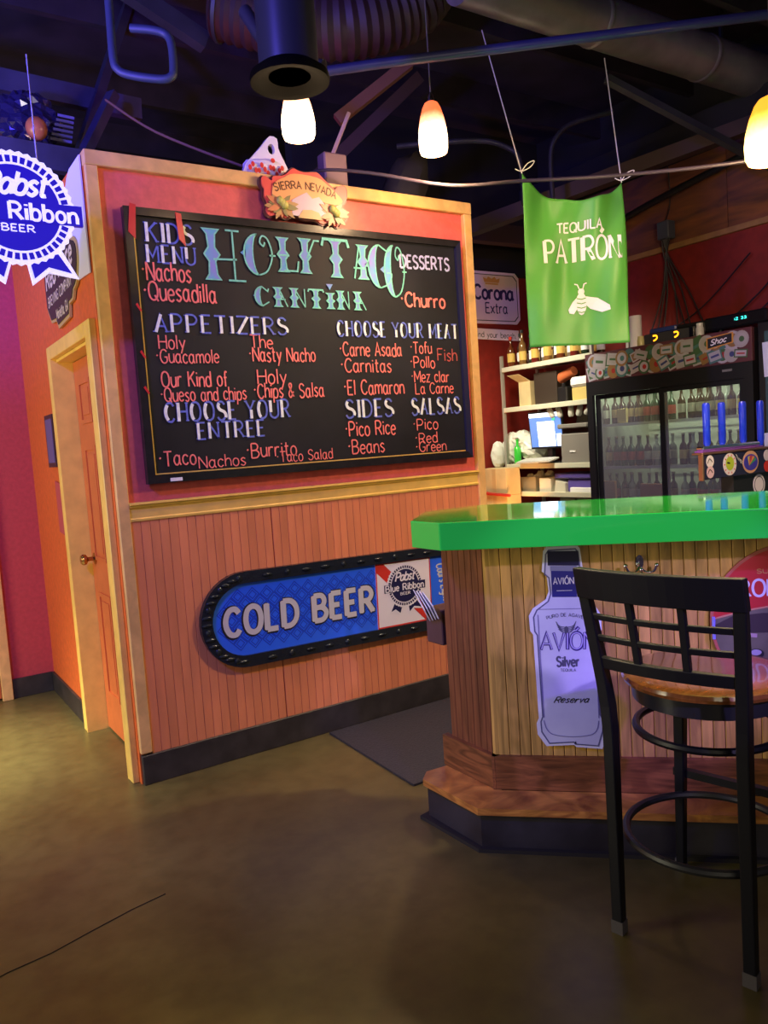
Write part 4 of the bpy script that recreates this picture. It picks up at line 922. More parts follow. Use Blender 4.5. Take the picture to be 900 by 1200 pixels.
# ================================================================== STOOL
fwd = Vector((.976, .22, 0)); lef = Vector((-.22, .976, 0)); O = Vector((1.79, 1.362, 0))
SL = Matrix((fwd, lef, Vector((0, 0, 1)))).transposed().to_4x4(); SL.translation = O   # local x forward, y left
bst = thing('bar_stool', 'tall black bar stool with lattice back and round amber seat', 'stool', (1.79+.2*.976, 1.362+.2*.22, 0))
hw = .190
def sq_tube(mb, pts, wx, wy):
    """rectangular section along points (local frame), section axes local x / y"""
    vs = []; m = len(pts)
    for i, p in enumerate(pts):
        a = wx[i] if isinstance(wx, list) else wx; c = wy[i] if isinstance(wy, list) else wy
        for (sx, sy) in ((-1, -1), (1, -1), (1, 1), (-1, 1)): vs.append((p[0]+sx*a/2, p[1]+sy*c/2, p[2]))
    fs = [(i*4+k, i*4+(k+1) % 4, (i+1)*4+(k+1) % 4, (i+1)*4+k) for i in range(m-1) for k in range(4)]
    fs += [(3, 2, 1, 0), tuple((m-1)*4+k for k in range(4))]
    return mb.add(vs, fs)
def backx(z): # lean of back posts
    return 0 if z < .66 else -.085*((z-.66)/.46)**1.25
def backy(z): return hw if z < .66 else hw+.030*((z-.66)/.46)
for sg in (1, -1):
    pts = [(backx(z), sg*backy(z), z) for z in (.015, .3, .62, .70, .78, .86, .94, 1.00, 1.04)]
    lg = sq_tube(MB(SL), pts, [.030, .036, .042, .042, .038, .036, .032, .030, .026], .034).build('back_leg', stoolwood, bst)
    bv = lg.modifiers.new('b', 'BEVEL'); bv.width = .004; bv.segments = 2
    sq_tube(MB(SL), [(0, sg*hw, 0), (0, sg*hw, .04)], .033, .037).build('foot_cap', mat('grey_foot_cap', (.09, .08, .09), .4), lg)
    pts = [(.44-.070*(z/.68), sg*(hw-.048*(z/.68)), z) for z in (.015, .35, .73)]
    lg = sq_tube(MB(SL), pts, [.028, .034, .038], [.028, .032, .036]).build('front_leg', stoolwood, bst)
    bv = lg.modifiers.new('b', 'BEVEL'); bv.width = .004; bv.segments = 2
    sq_tube(MB(SL), [(.44, sg*hw, 0), (.44, sg*hw, .04)], .031, .031).build('foot_cap', MATS['grey_foot_cap'], lg)
def railc(z0, z1, bow, th=.020, inset=.0, n=10, ends=.0, sag=0):
    mb = MB(SL); vs = []
    for i in range(n+1):
        t_ = -1+2*i/n; zc = (z0+z1)/2; yy = t_*(backy(zc)-inset); bx = backx(zc)-bow*(1-t_*t_)
        for (dx, zz) in ((-th/2, z0), (th/2, z0), (th/2, z1), (-th/2, z1)):
            vs.append((bx+dx+(backx(zz)-backx(zc)), yy, zz-sag*(1-t_*t_)))
    fs = [(i*4+k, i*4+(k+1) % 4, (i+1)*4+(k+1) % 4, (i+1)*4+k) for i in range(n) for k in range(4)]+[(3, 2, 1, 0), (n*4, n*4+1, n*4+2, n*4+3)]
    return mb.add(vs, fs)
def RB(name, mb): 
    o = mb.build(name, stoolwood, bst); b_ = o.modifiers.new('b', 'BEVEL'); b_.width = .003; b_.segments = 2; return o
RB('crest_rail', railc(1.030, 1.118, .030, .030, inset=-.017))
RB('lattice_rail', railc(.966, .984, .026, .016))
RB('lattice_rail', railc(.902, .920, .026, .016))
RB('lower_rail', railc(.818, .854, .026, .022))
for tt in (-.34, .34):
    zs = (.84, .94, 1.04); pts = [(backx(z)-.026*(1-tt*tt), -tt*backy(z), z) for z in zs]
    RB('lattice_upright', sq_tube(MB(SL), pts, .018, .021))
seatc = (.238, 0)
seat = MB(SL).lathe([(.222, .742), (.240, .748), (.244, .758), (.240, .768), (.216, .772), (.13, .766), (.001, .763)], (seatc[0], seatc[1], 0), 48).build('seat', seatwood, bst, True)
MB(SL).lathe([(.205, .690), (.214, .694), (.218, .742), (.19, .742)], (seatc[0], seatc[1], 0), 48).build('seat_apron', mat('blue_black_apron', (.018, .018, .030), .3, coat=.2), bst, True)
MB(SL).tube([(seatc[0]+.215*math.cos(a), .205*math.sin(a), .605) for a in [2*PI*k/48 for k in range(48)]], .012, 8, closed=True).build('brace_ring', stoolwood, bst, True)
MB(SL).tube([(.215+.245*math.cos(a), .235*math.sin(a), .285) for a in [2*PI*k/56 for k in range(56)]], .0125, 8, closed=True).build('foot_ring', mat('dark_metal_ring', (.03, .03, .035), .45, .3), bst, True)
bar_w = .02
MB(SL).box(.40, .425, -.19, .19, .345, .37).build('front_stretcher', stoolwood, bst)

# ================================================================== FLAG
fg = thing('hanging_flag', 'green tequila flag with white bee hung by two white strings', 'flag', (3.42, 3.13, 1.98))
FF = frame((3.192, 3.290, 1.99), (.838, -.548, 0), (0, 0, 1)); FWd, FHt = .560, .93
def flagpt(a, v):
    # a 0..1 across, v 0..1 up
    sag = 4*a*(1-a)
    topz = FHt+.015*(1-a)-.0-.055*a; tz = topz-.135*sag**.85
    y = v*(tz-.0)+(-.01*a)*(1-v)+.02*v*0
    x = a*FWd*(1.0-.0*v)+ (.0*(1-v)) + .012*math.sin(v*3)*(a-.5)
    w = .034*math.sin(a*8+v*2.6)*(.45+.65*v)+.014*math.sin(a*19-v*6)*(.2+v)+.035*sag*v**6-.02*math.sin(v*7)*(1-v)*a
    return (x, y, w)
nx, ny = 44, 50; mb = MB(FF)
vs = [flagpt(i/nx, j/ny) for j in range(ny+1) for i in range(nx+1)]
fs = [(j*(nx+1)+i, j*(nx+1)+i+1, (j+1)*(nx+1)+i+1, (j+1)*(nx+1)+i) for j in range(ny) for i in range(nx)]
mb.add(vs, fs)
flm = mat('green_satin_flag', (.085, .36, .055), .5, var=.06, scale=3)
fo = mb.build('flag_cloth', flm, fg, True)
sd = fo.modifiers.new('t', 'SOLIDIFY'); sd.thickness = .002
def on_flag(mb0, dz=.004):
    """bend flat lettering onto the cloth"""
    out = MB(FF)
    vs = []
    for p in mb0.v:
        a = p.x/FWd; q = flagpt(a, 0); tz = flagpt(a, 1)[1]; v = p.y/tz; f = flagpt(a, v); vs.append((p.x, p.y, f[2]+dz))
    out.add(vs, mb0.f); out.cuts = mb0.cuts; return out
def dense(mbx): return mbx
fw = mat('flag_white_print', (.80, .80, .90), .6)
m0 = MB(); letters(m0, 'TEQUILA', .185, .618, .048, wid=.235, sw=.17, serif=.5); on_flag(m0).build('lettering', fw, fg)
m0 = MB(); letters(m0, 'PATRÓN', .110, .455, .125, wid=.410, sw=.10, stem=.17, serif=.6, gap=1.0); on_flag(m0).build('letter', fw, fg)
m0 = MB(); bx, by = .305, .215
m0.flat(circle(bx, by+.01, .030, 16, .062)); m0.flat(circle(bx, by+.075, .018, 12, .018))
m0.flat([(bx+.02, by+.05), (bx+.09, by+.035), (bx+.15, by-.01), (bx+.155, by-.035), (bx+.11, by-.045), (bx+.05, by-.02), (bx+.02, by+.01)])
m0.flat([(bx-.02, by+.05), (bx-.05, by+.02), (bx-.075, by-.02), (bx-.07, by-.04), (bx-.045, by-.045), (bx-.02, by-.01)])
m0.ribbon([(bx-.008, by+.085), (bx-.02, by+.115), (bx-.035, by+.12)], .006); m0.ribbon([(bx+.008, by+.085), (bx+.015, by+.115), (bx+.03, by+.12)], .006)
on_flag(m0).build('bee_emblem', fw, fg)
m0 = MB()
for k in range(4): m0.ribbon([(bx-.026, by+.04-.024*k), (bx, by+.034-.024*k), (bx+.026, by+.04-.024*k)], .005)
on_flag(m0, .0052).build('bee_stripes', flm, fg)
tl_ = FF @ Vector(flagpt(.0, 1)); tr_ = FF @ Vector(flagpt(1, 1))
stg = mat('white_string', (.75, .72, .78), .7)
for a_, b_ in ((tl_, Vector((3.42, 3.80, 3.98))), (tr_, Vector((4.0, 3.36, 3.745)))):
    MB().tube([a_, a_.lerp(b_, .12), b_], .0035, 6).build('string', stg, fg)
    k0 = a_+Vector((0, 0, .01)); MB().tube(smoothpts([k0, k0+Vector((.03, -.02, .04)), k0+Vector((.06, -.04, .05)), k0+Vector((.04, -.03, .02)), k0, k0+Vector((-.03, .02, .015))], 4), .003, 6).build('knot', stg, fg)

# ================================================================== CORONA SIGN + STRIP
cs = thing('wall_sign', 'white wall sign reading Corona Extra on the dark red rear wall', 'sign', (5.18, 5.74, 2.56))
KF = frame((0, 5.748, 0), (1, 0, 0), (0, 0, 1))
def chamf(x0, x1, y0, y1, c): return [(x0+c, y0), (x1-c, y0), (x1, y0+c), (x1, y1-c), (x1-c, y1), (x0+c, y1), (x0, y1-c), (x0, y0+c)]
MB(KF).prism(chamf(4.72, 5.455, 2.572, 3.055, .045), 0, .015).build('sign_board', mat('sign_pale_lilac', (.92, .74, .88), .45), cs)
MB(KF).ring(chamf(4.745, 5.430, 2.597, 3.030, .045), chamf(4.752, 5.423, 2.604, 3.023, .045), .015, .016).build('border_line', ink, cs)
nvy = mat('corona_navy', (.03, .02, .10), .5)
letters(MB(KF), 'Corona', 4.885, 2.800, .125, wid=.49, sw=.19, stem=.22, gap=.9, z=.0165, serif=.3).build('letter', nvy, cs)
letters(MB(KF), 'Extra', 5.02, 2.670, .095, wid=.27, sw=.13, serif=.5, z=.0165).build('letter', nvy, cs)
mb = MB(KF); mb.flat([(5.02, 2.955), (5.20, 2.955), (5.215, 3.0), (5.17, 2.985), (5.15, 3.01), (5.11, 2.99), (5.07, 3.01), (5.05, 2.985), (5.005, 3.0)], .0165); mb.flat([(5.03, 2.935), (5.19, 2.935), (5.19, 2.95), (5.03, 2.95)], .0165)
mb.build('crown_emblem', mat('crown_gold', (.75, .40, .18), .5), cs)
o_ = thing('slogan_strip', 'narrow white strip reading Find your beach below the crown sign', 'sign', (5.13, 5.74, 2.42))
MB(KF).prism([(4.82, 2.43), (5.43, 2.415), (5.43, 2.515), (4.82, 2.53)], 0, .008).build('strip_board', MATS['sign_pale_lilac'], o_)
letters(MB(KF), 'Find your beach.', 4.865, 2.448, .05, wid=.53, sw=.12, z=.0085, rise=-.02).build('lettering', ink, o_)

# ================================================================== RACK
rk = thing('storage_rack', 'steel wire storage rack in the corner behind the bar', 'shelf', (5.3, 5.1, 0))
rm = mat('shelf_cream_steel', (.74, .76, .62), .35, .3)
for (xx, yy) in ((5.075, 5.615), (5.53, 5.615), (5.075, 4.52), (5.53, 4.52)):
    MB().box(xx-.013, xx+.013, yy-.013, yy+.013, 0, 2.25).build('post', mat('post_steel', (.42, .40, .36), .45, .4), rk)
SH = (2.135, 1.762, 1.235, .980, .45)
for z in SH:
    MB().box(5.07, 5.54, 4.53, 5.60, z-.008, z).build('shelf', rm, rk)
    MB().box(5.055, 5.075, 4.53, 5.60, z-.038, z+.006, .003).build('shelf_lip', rm, rk)
def obj1(name, label, cat, mb, m, group=None, smooth=False):
    return tag(mb.build(name, m, smooth=smooth), label, cat, group)
# liquor bottles on top shelf
liqc = [(.12, .03, .01), (.04, .015, .008), (.18, .09, .03), (.02, .035, .02), (.13, .015, .012), (.16, .13, .10)]
def bottle_mb(h, r, o=(0, 0, 0), n=12): return MB().lathe([(r*.92, 0), (r, .01), (r, h*.55), (r*.85, h*.64), (r*.36, h*.74), (r*.33, h*.94), (r*.4, h*.95), (r*.4, h)], o, n)
protoL = []
for i, c in enumerate(liqc):
    m = mat('liquor_glass_%d' % i, c, .1, coat=.6)
    t = thing('liquor_bottle', 'liquor bottle on the top shelf of the steel rack', 'bottle', (5.2, 5.5, 2.135), 0, 'liquor bottles on the top rack shelf')
    bottle_mb(.27+.02*(i % 3), .036, (5.2, 5.5, 2.135)).build('bottle_glass', m, t, True)
    MB().lathe([(.0365, .05), (.0365, .13)], (5.2, 5.5, 2.135), 12).build('label_band', paper if i % 2 else gold, t)
    MB().lathe([(.016, .255+.02*(i % 3)), (.016, .285+.02*(i % 3))], (5.2, 5.5, 2.135), 8).build('cap', redpaint if i % 3 == 0 else black, t)
    protoL.append(t)
ORD = ['first', 'second', 'third', 'fourth', 'fifth', 'sixth', 'seventh', 'eighth', 'ninth', 'tenth', 'eleventh', 'twelfth', 'thirteenth']
LK = ['amber', 'dark brown', 'golden', 'dark green', 'red', 'pale']
y = 5.54; k = 0
while y > 4.62:
    loc = (5.13+.05*(k % 2), y, 2.135); ti = k if k < 6 else (k*5+2) % 6; lab = '%s liquor bottle, %s from the left in the front row on the rack top' % (LK[ti], ORD[k])
    if k < 6: protoL[k].location = loc; protoL[k]['label'] = lab
    else: dup(protoL[ti], loc, None, lab)
    y -= .078; k += 1
for i in range(11): dup(protoL[(i*3+1) % 6], (5.36+.04*(i % 2), 5.52-.085*i, 2.135), None, '%s liquor bottle, %s from the left in the back row on the rack top' % (LK[(i*3+1) % 6], ORD[i]))
# shelf 2 stuff
cbx = thing('open_carton', 'opened tan carton with raised flap at left of the second rack shelf', 'box', (5.2, 5.40, 1.762))
MB().box(5.12, 5.34, 5.30, 5.45, 1.763, 1.99).build('carton_body', cardboard, cbx)
MB(frame((5.12, 5.30, 1.99), (0, 1, 0), (-.6, .55, .55))).box(0, .15, 0, .12, 0, .003).build('flap', cardboard, cbx)
obj1('black_carton', 'large black box in the middle of the second rack shelf', 'box', MB().box(5.14, 5.44, 4.99, 5.27, 1.763, 2.05, .004), mat('black_brown_box', (.03, .018, .012), .6))
obj1('machine', 'dark small machine beside the black box on the second rack shelf', 'appliance', MB().box(5.12, 5.4, 4.86, 4.97, 1.763, 1.90, .01).tube([(5.13, 4.90, 1.90), (5.13, 4.90, 1.93)], .015, 8), black)
obj1('cup_sleeve', 'orange cup stack lying at the upper right of the second rack shelf', 'cup', MB(Matrix.Translation((5.2, 4.93, 2.0)) @ Matrix.Rotation(PI/2-.3, 4, 'X')).lathe([(.05, -.07), (.04, .1)], n=14).lathe([(.001, -.07), (.05, -.07)], n=14), mat('orange_cup', (.55, .14, .05), .4), smooth=True)
obj1('paper_bundle', 'white paper bundle at the right end of the second rack shelf', 'paper', MB().box(5.09, 5.38, 4.56, 4.80, 1.88, 1.965, .02), paper)
obj1('small_carton', 'tan small box with yellow tape under the white paper bundle', 'box', MB().box(5.10, 5.36, 4.60, 4.78, 1.763, 1.875, .004), mat('yellow_tan_box', (.55, .42, .14), .6))
# things hanging under shelf 2
for k in range(5):
    obj1('hanging_roll', ORD[k]+' from the left of the white rolls clipped under the second rack shelf', 'item', MB(Matrix.Translation((5.12, 5.06-.10*k-.04*(k > 1), 1.69)) @ Matrix.Rotation(.3*(k-2), 4, 'X')).lathe([(.018, -.055), (.026, -.04), (.024, .03), (.012, .045)], n=10), mat('off_white_cloth', (.55, .55, .50), .7), 'white rolls under the second rack shelf', True)
# shelf 3: monitor, printer, keyboard, green bottle, trash bag
mo = thing('computer_monitor', 'lit computer monitor on the middle rack shelf', 'monitor', (5.2, 5.2, 1.235))
MOF = frame((5.12, 5.325, 1.368), (.12, -1, 0), (-.08, 0, 1))
MB(MOF).box(0, .375, 0, .335, -.03, .0, .004).build('monitor_case', black, mo)
scr = glow('screen_white_glow', (.8, .85, 1), (.75, .85, 1), 1.7)
MB(MOF).flat([(.012, .018), (.362, .018), (.362, .322), (.012, .322)], .001).build('screen', glow('screen_blue_glow', (.1, .2, .5), (.10, .22, .70), .75), mo)
MB(MOF).flat([(.012, .285), (.362, .285), (.362, .322), (.012, .322)], .0014).build('screen_header', scr, mo)
MB(MOF).flat([(.095, .022), (.285, .022), (.285, .245), (.095, .245)], .0014).build('screen_page', scr, mo)
MB(MOF).flat([(.30, .022), (.355, .022), (.355, .13), (.30, .13)], .0014).build('screen_panel', scr, mo)
MB(MOF).flat([(.265, .250), (.30, .250), (.30, .283), (.265, .283)], .0018).build('screen_icon', glow('screen_green_glow', (.1, .5, .3), (.05, .6, .35), 1.2), mo)
MB().box(5.16, 5.20, 5.10, 5.16, 1.236, 1.40).build('stand', black, mo); MB().box(5.10, 5.28, 5.03, 5.23, 1.236, 1.250, .003).build('stand_base', black, mo)
pr = thing('printer', 'grey laser printer right of the monitor on the middle rack shelf', 'printer', (5.3, 4.75, 1.235))
pm = mat('printer_grey', (.20, .19, .18), .5)
MB().box(5.09, 5.44, 4.60, 4.93, 1.236, 1.49, .008).build('printer_body', pm, pr); MB().box(5.07, 5.44, 4.60, 4.945, 1.535, 1.575, .008).build('printer_lid', pm, pr)
MB().box(5.12, 5.44, 4.62, 4.92, 1.49, 1.536).build('paper_slot', black, pr); MB().box(5.082, 5.09, 4.76, 4.82, 1.33, 1.345).build('badge', white, pr)
MB(frame((5.30, 4.93, 1.58), (0, -1, 0), (.3, 0, 1))).box(0, .36, 0, .10, 0, .004).build('paper_tray', pm, pr)
ke = thing('keyboard', 'pale keyboard lying tilted below the monitor', 'keyboard', (5.08, 5.25, 1.236))
MB(frame((4.985, 5.40, 1.243), (.02, -1, .02), (1, 0, .22))).box(0, .42, 0, .13, 0, .014, .003).build('keyboard_base', mat('keyboard_grey', (.45, .45, .42), .5), ke)
mb = MB(frame((4.985, 5.40, 1.243), (.02, -1, .02), (1, 0, .22)))
for i in range(13):
    for j in range(4): mb.box(.015+i*.03, .040+i*.03, .012+j*.028, .035+j*.028, .014, .019)
mb.build('keys', mat('key_pale', (.6, .6, .56), .5), ke)['kind'] = 'stuff'
gb = thing('green_bottle', 'bright green glass bottle standing on the middle rack shelf', 'bottle', (5.09, 5.50, 1.236))
bottle_mb(.235, .034, (5.125, 5.515, 1.237), 16).build('bottle_glass', mat('green_glass_faint_glow', (.04, .50, .05), .1, emit=(.03, .4, .03), es=.12, coat=.5), gb, True)  # weak emission put into the glass to make it look brighter
MB().lathe([(.014, 1.466), (.014, 1.486)], (5.125, 5.515, 0), 10).build('cap', steel, gb)
rg = random.Random(11)
tb = thing('trash_bag_bundle', 'crumpled white plastic bags at the left of the middle rack shelf', 'bags', (5.15, 5.55, 1.236))
bagw = mat('crumpled_white_plastic', (.78, .80, .74), .35, bump=.8, scale=16)
mb = MB(); mb.ball((5.28, 5.44, 1.375), .14, .12, .135, 22, 16, .08, rg); mb.build('bag_pile', bagw, tb)
mb = MB(); mb.ball((5.205, 5.665, 1.385), .112, .075, .15, 22, 16, .09, rg); mb.ball((5.24, 5.56, 1.46), .11, .10, .09, 18, 12, .1, rg); mb.build('bag_pile', bagw, tb)
mb = MB(); mb.ball((5.04, 5.69, 1.33), .085, .045, .13, 14, 10, .08, rg); mb.build('bag_corner', bagw, tb)
# shelf 4
def binbox(name, label, x0, x1, y0, y1, z0, z1, m):
    t = thing(name, label, 'box', ((x0+x1)/2, (y0+y1)/2, z0)); w_ = .006
    MB().box(x0, x1, y0, y1, z0, z0+.006).build('bottom', m, t)
    for a in ((x0, x0+w_, y0, y1), (x1-w_, x1, y0, y1), (x0+w_, x1-w_, y0, y0+w_), (x0+w_, x1-w_, y1-w_, y1)): MB().box(*a, z0+.006, z1).build('side', m, t)
    return t
binbox('metal_bin', 'dull metal bin filled with crumpled paper on the lower rack shelf', 5.09, 5.36, 5.26, 5.46, .981, 1.115, mat('bin_metal', (.36, .34, .26), .4, .6))
for k, (dx, dy) in enumerate(((0, 0), (.09, .06), (.02, .11), (.12, -.03))):
    obj1('paper_ball', ('crumpled paper ball at the near left of the metal bin', 'crumpled paper ball at the far middle of the metal bin', 'crumpled paper ball at the left back of the metal bin', 'crumpled paper ball at the right of the metal bin')[k], 'paper', MB().ball((5.17+dx, 5.31+dy, 1.10+.02*(k % 2)), .042, jit=.2, rg=rg), mat('grey_paper', (.42, .42, .38), .8), 'paper balls in the metal bin')
obj1('white_carton', 'white printed carton beside the metal bin', 'box', MB().box(5.09, 5.34, 5.07, 5.215, .981, 1.105, .003), mat('carton_white', (.62, .60, .50), .6))
pc = thing('purple_package', 'purple wrapped package with white ends on the lower rack shelf', 'package', (5.2, 4.85, .981))
MB(frame((5.09, 5.03, .983), (0, -1, 0), (0, 0, 1))).prism([(0, 0), (.13, 0), (.13, .08), (.02, .105)], -.25, 0).build('white_end', MATS['carton_white'], pc)
MB().box(5.12, 5.40, 4.60, 4.90, .983, 1.10, .01).build('wrapping', mat('purple_wrap', (.10, .07, .34), .5), pc)
MB().box(5.10, 5.42, 4.62, 5.04, 1.10, 1.145, .01).build('wrapping', MATS['purple_wrap'], pc)
obj1('folded_napkins', 'stack of folded white napkins at the right of the lower rack shelf', 'napkins', MB().box(5.082, 5.118, 4.60, 4.84, .981, 1.025, .006), paper)
obj1('white_tub', 'left white box under the lower rack shelf', 'box', MB().box(5.10, 5.40, 4.80, 4.98, .452, .93, .004), mat('grey_white_box', (.45, .45, .43), .6))
obj1('white_tub', 'right white box under the lower rack shelf', 'box', MB().box(5.10, 5.40, 4.57, 4.78, .452, .93, .004), MATS['grey_white_box'])
# tall cartons left of rack
for (z0, z1, lab) in ((0, .50, 'bottom tan carton of the stack left of the rack'), (.50, .965, 'middle tan carton of the stack left of the rack with printed mark'), (.965, 1.215, 'top tan carton of the stack left of the rack')):
    t = thing('carton', lab, 'box', (4.97, 5.58, z0)); MB().box(4.86, 5.035, 5.40, 5.72, z0+.002, z1, .003).build('carton_body', cardboard, t)
    MB().box(4.8585, 4.86, 5.54, 5.59, z0+.01, z1-.01).build('tape', mat('carton_tape', (.5, .36, .18), .4), t)
    if z0 == .5:
        mb = MB(frame((4.859, 5.70, .80), (0, -1, 0), (0, 0, 1))); mb.ribbon([(.06, 0), (.04, 0), (.04, .05), (.06, .05)], .006, .001); mb.ribbon([(.10, 0), (.12, 0), (.12, .05), (.10, .05)], .006, .001); mb.build('printed_mark', ink, t)
pipe('red_tool', 'red and black handle sticking out by the carton stack', 'tool', [(4.84, 5.70, .985), (4.84, 5.50, .975), (4.84, 5.34, .97)], .014, mat('tool_red', (.5, .04, .03), .4), 8)

# ================================================================== COOLER
fz = thing('drinks_cooler', 'black two-door glass drinks cooler with sticker-covered header', 'cooler', (5.27, 3.72, 0))
X0, X1, Y0, Y1 = 4.885, 5.62, 3.005, 4.425
MB().box(X0+.03, X1, Y1-.03, Y1, .08, 2.10).build('side_panel', black, fz); MB().box(X0+.03, X1, Y0, Y0+.03, .08, 2.10).build('side_panel', black, fz)
MB().box(X1-.03, X1, Y0+.03, Y1-.03, .08, 2.10).build('back_panel', mat('cooler_inner', (.42, .43, .38), .5), fz)
MB().box(X0+.03, X1-.03, Y0+.03, Y1-.03, 2.02, 2.10).build('top_panel', black, fz); MB().box(X0+.03, X1-.03, Y0+.03, Y1-.03, .08, .25).build('bottom_panel', black, fz)
MB().box(X0+.03, X1-.031, Y1-.035, Y1-.03, .25, 2.02).build('liner', MATS['cooler_inner'], fz); MB().box(X0+.03, X1-.031, Y0+.03, Y0+.035, .25, 2.02).build('liner', MATS['cooler_inner'], fz)
MB().box(X0, X0+.03, Y0, Y1, 1.885, 2.105, .003).build('header_panel', mat('header_maroon', (.10, .03, .04), .4), fz)
MB().box(X0+.002, X0+.03, Y0, Y1, 1.78, 1.885).build('door_track', black, fz)
MB().box(X0+.002, X0+.03, Y1-.06, Y1, .08, 1.78).build('front_post', black, fz); MB().box(X0+.002, X0+.03, Y0, Y0+.06, .08, 1.78).build('front_post', black, fz)
MB().box(X0+.004, X0+.05, Y0+.06, Y1-.06, .08, .30).build('kick_grille', black, fz)
glassm = mat('cooler_glass', (.75, .8, .75), .03, trans=1.0, spec=.5)
gn = glassm.node_tree
# thin clear pane: mostly transparent with a fresnel sheen
gn.nodes.clear(); out = gn.nodes.new('ShaderNodeOutputMaterial'); mixs = gn.nodes.new('ShaderNodeMixShader'); tr = gn.nodes.new('ShaderNodeBsdfTransparent'); gs = gn.nodes.new('ShaderNodeBsdfGlossy'); fn = gn.nodes.new('ShaderNodeFresnel')
tr.inputs[0].default_value = (.66, .72, .64, 1); gs.inputs['Roughness'].default_value = .06; fn.inputs[0].default_value = 1.5
gn.links.new(fn.outputs[0], mixs.inputs[0]); gn.links.new(tr.outputs[0], mixs.inputs[1]); gn.links.new(gs.outputs[0], mixs.inputs[2]); hz = gn.nodes.new('ShaderNodeBsdfDiffuse'); hz.inputs[0].default_value = (.55, .55, .58, 1); m2_ = gn.nodes.new('ShaderNodeMixShader'); m2_.inputs[0].default_value = .20
gn.links.new(mixs.outputs[0], m2_.inputs[1]); gn.links.new(hz.outputs[0], m2_.inputs[2]); gn.links.new(m2_.outputs[0], out.inputs[0])
for (ya, yb, xo, nm) in ((3.70, 4.365, X0+.034, 1), (3.065, 3.745, X0+.012, 0)):
    df = MB(frame((xo, yb, 0), (0, -1, 0), (0, 0, 1)))
    Wd = yb-ya
    dr = df.ring([(0, .30), (Wd, .30), (Wd, 1.78), (0, 1.78)], [(.042, .345), (Wd-.042, .345), (Wd-.042, 1.745), (.042, 1.745)], -.016, 0).build('sliding_door', black, fz)
    MB(frame((xo, yb, 0), (0, -1, 0), (0, 0, 1))).flat([(.04, .34), (Wd-.04, .34), (Wd-.04, 1.75), (.04, 1.75)], -.008).build('glass_pane', glassm, dr)
    MB(frame((xo, yb, 0), (0, -1, 0), (0, 0, 1))).box(Wd-.038, Wd-.030, .9, 1.2, 0, .008).build('door_handle', steel, dr)
SHZ = (.62, .92, 1.21, 1.545)
for z in SHZ:
    for (ya, yb) in ((3.72, 4.385), (3.045, 3.70)):
        mb = MB()
        for k in range(9): mb.box(4.95+.07*k, 4.956+.07*k, ya, yb, z-.012, z-.006)
        mb.box(4.945, 4.953, ya, yb, z-.022, z); mb.build('wire_shelf', mat('shelf_white_wire', (.55, .53, .48), .4), fz)
def intl(loc):
    l = bpy.data.lights.new('cooler_light', 'AREA'); l.energy = 7.0; l.color = (.88, 1.0, .74); l.size = .55; l.size_y = .1; l.shape = 'RECTANGLE'
    o = bpy.data.objects.new('cooler_light', l); COL.objects.link(o); o.location = loc; o.rotation_euler = (0, .35, PI/2*0); return o
for yy in (3.4, 4.05):
    o = intl((4.96, yy, 2.0)); o.rotation_euler = (0, -.5, 0); o.rotation_euler = (Vector((5.25, yy, 1.0))-o.location).to_track_quat('-Z', 'Y').to_euler()
beerc = [((.035, .018, .008), mat('dull_label', (.30, .27, .22), .6)), ((.018, .04, .02), mat('dull_red_label', (.25, .03, .02), .6)), ((.04, .02, .01), mat('dull_gold_label', (.30, .2, .07), .6)), ((.16, .17, .15), MATS['dull_label'])]
protoB = []
for i, (c, lm) in enumerate(beerc):
    t = thing('beer_bottle', 'beer bottle standing on a shelf inside the black cooler', 'bottle', (5.2, 3.4, 1.0), 0, 'beer bottles inside the black cooler')
    bottle_mb(.225, .030, (5.2, 3.4, 1.0), 10).build('bottle_glass', mat('beer_glass_%d' % i, c, .12, coat=.5), t, True)
    MB().lathe([(.0305, .045), (.0305, .11)], (5.2, 3.4, 1.0), 10).build('label_band', lm, t); MB().lathe([(.013, .222), (.014, .232)], (5.2, 3.4, 1.0), 8).build('crown_cap', mat('dull_cap', (.25, .22, .16), .5), t)
    protoB.append(t)
rg = random.Random(21); cnt = 0
for zi, z in enumerate(SHZ[1:]):
    for row in range(2):
        y = 4.34; nn_ = {0: 0, 1: 0}
        while y > 3.08:
            if rg.random() < .84 and not (3.68 < y < 3.745):
                loc = (5.02+.085*row+rg.uniform(-.01, .01), y, z); ti = 3 if rg.random() < .2 else (int(y*3+zi) % 3)
                dr_ = 0 if y > 3.72 else 1
                if cnt < 4: ti = cnt
                lab = '%s beer bottle, %s from the left, %s row, %s shelf, %s cooler door' % (('brown', 'green', 'amber', 'clear')[ti], ORD[nn_[dr_]], ('front', 'back')[row], ('bottom', 'middle', 'top')[zi], ('left', 'right')[dr_]); nn_[dr_] += 1
                if cnt < 4: protoB[cnt].location = loc; protoB[cnt]['label'] = lab
                else: dup(protoB[ti], loc, None, lab)
                cnt += 1
            y -= .078
# bulky cartons inside
for (y0, y1, z0, h, c, lab) in ((4.10, 4.19, 1.546, .11, (.42, .30, .12), 'tan six-pack carton between bottles on the top cooler shelf'), (4.24, 4.35, .922, .17, (.42, .16, .06), 'orange carton low at the left inside the cooler'), (3.80, 4.0, .922, .15, (.35, .12, .05), 'rusty red carton low in the middle of the cooler')):
    obj1('drinks_carton', lab, 'box', MB().box(4.96, 4.985, y0, y1, z0, z0+h, .003), mat('carton_%d' % int(y0*100), c, .5))
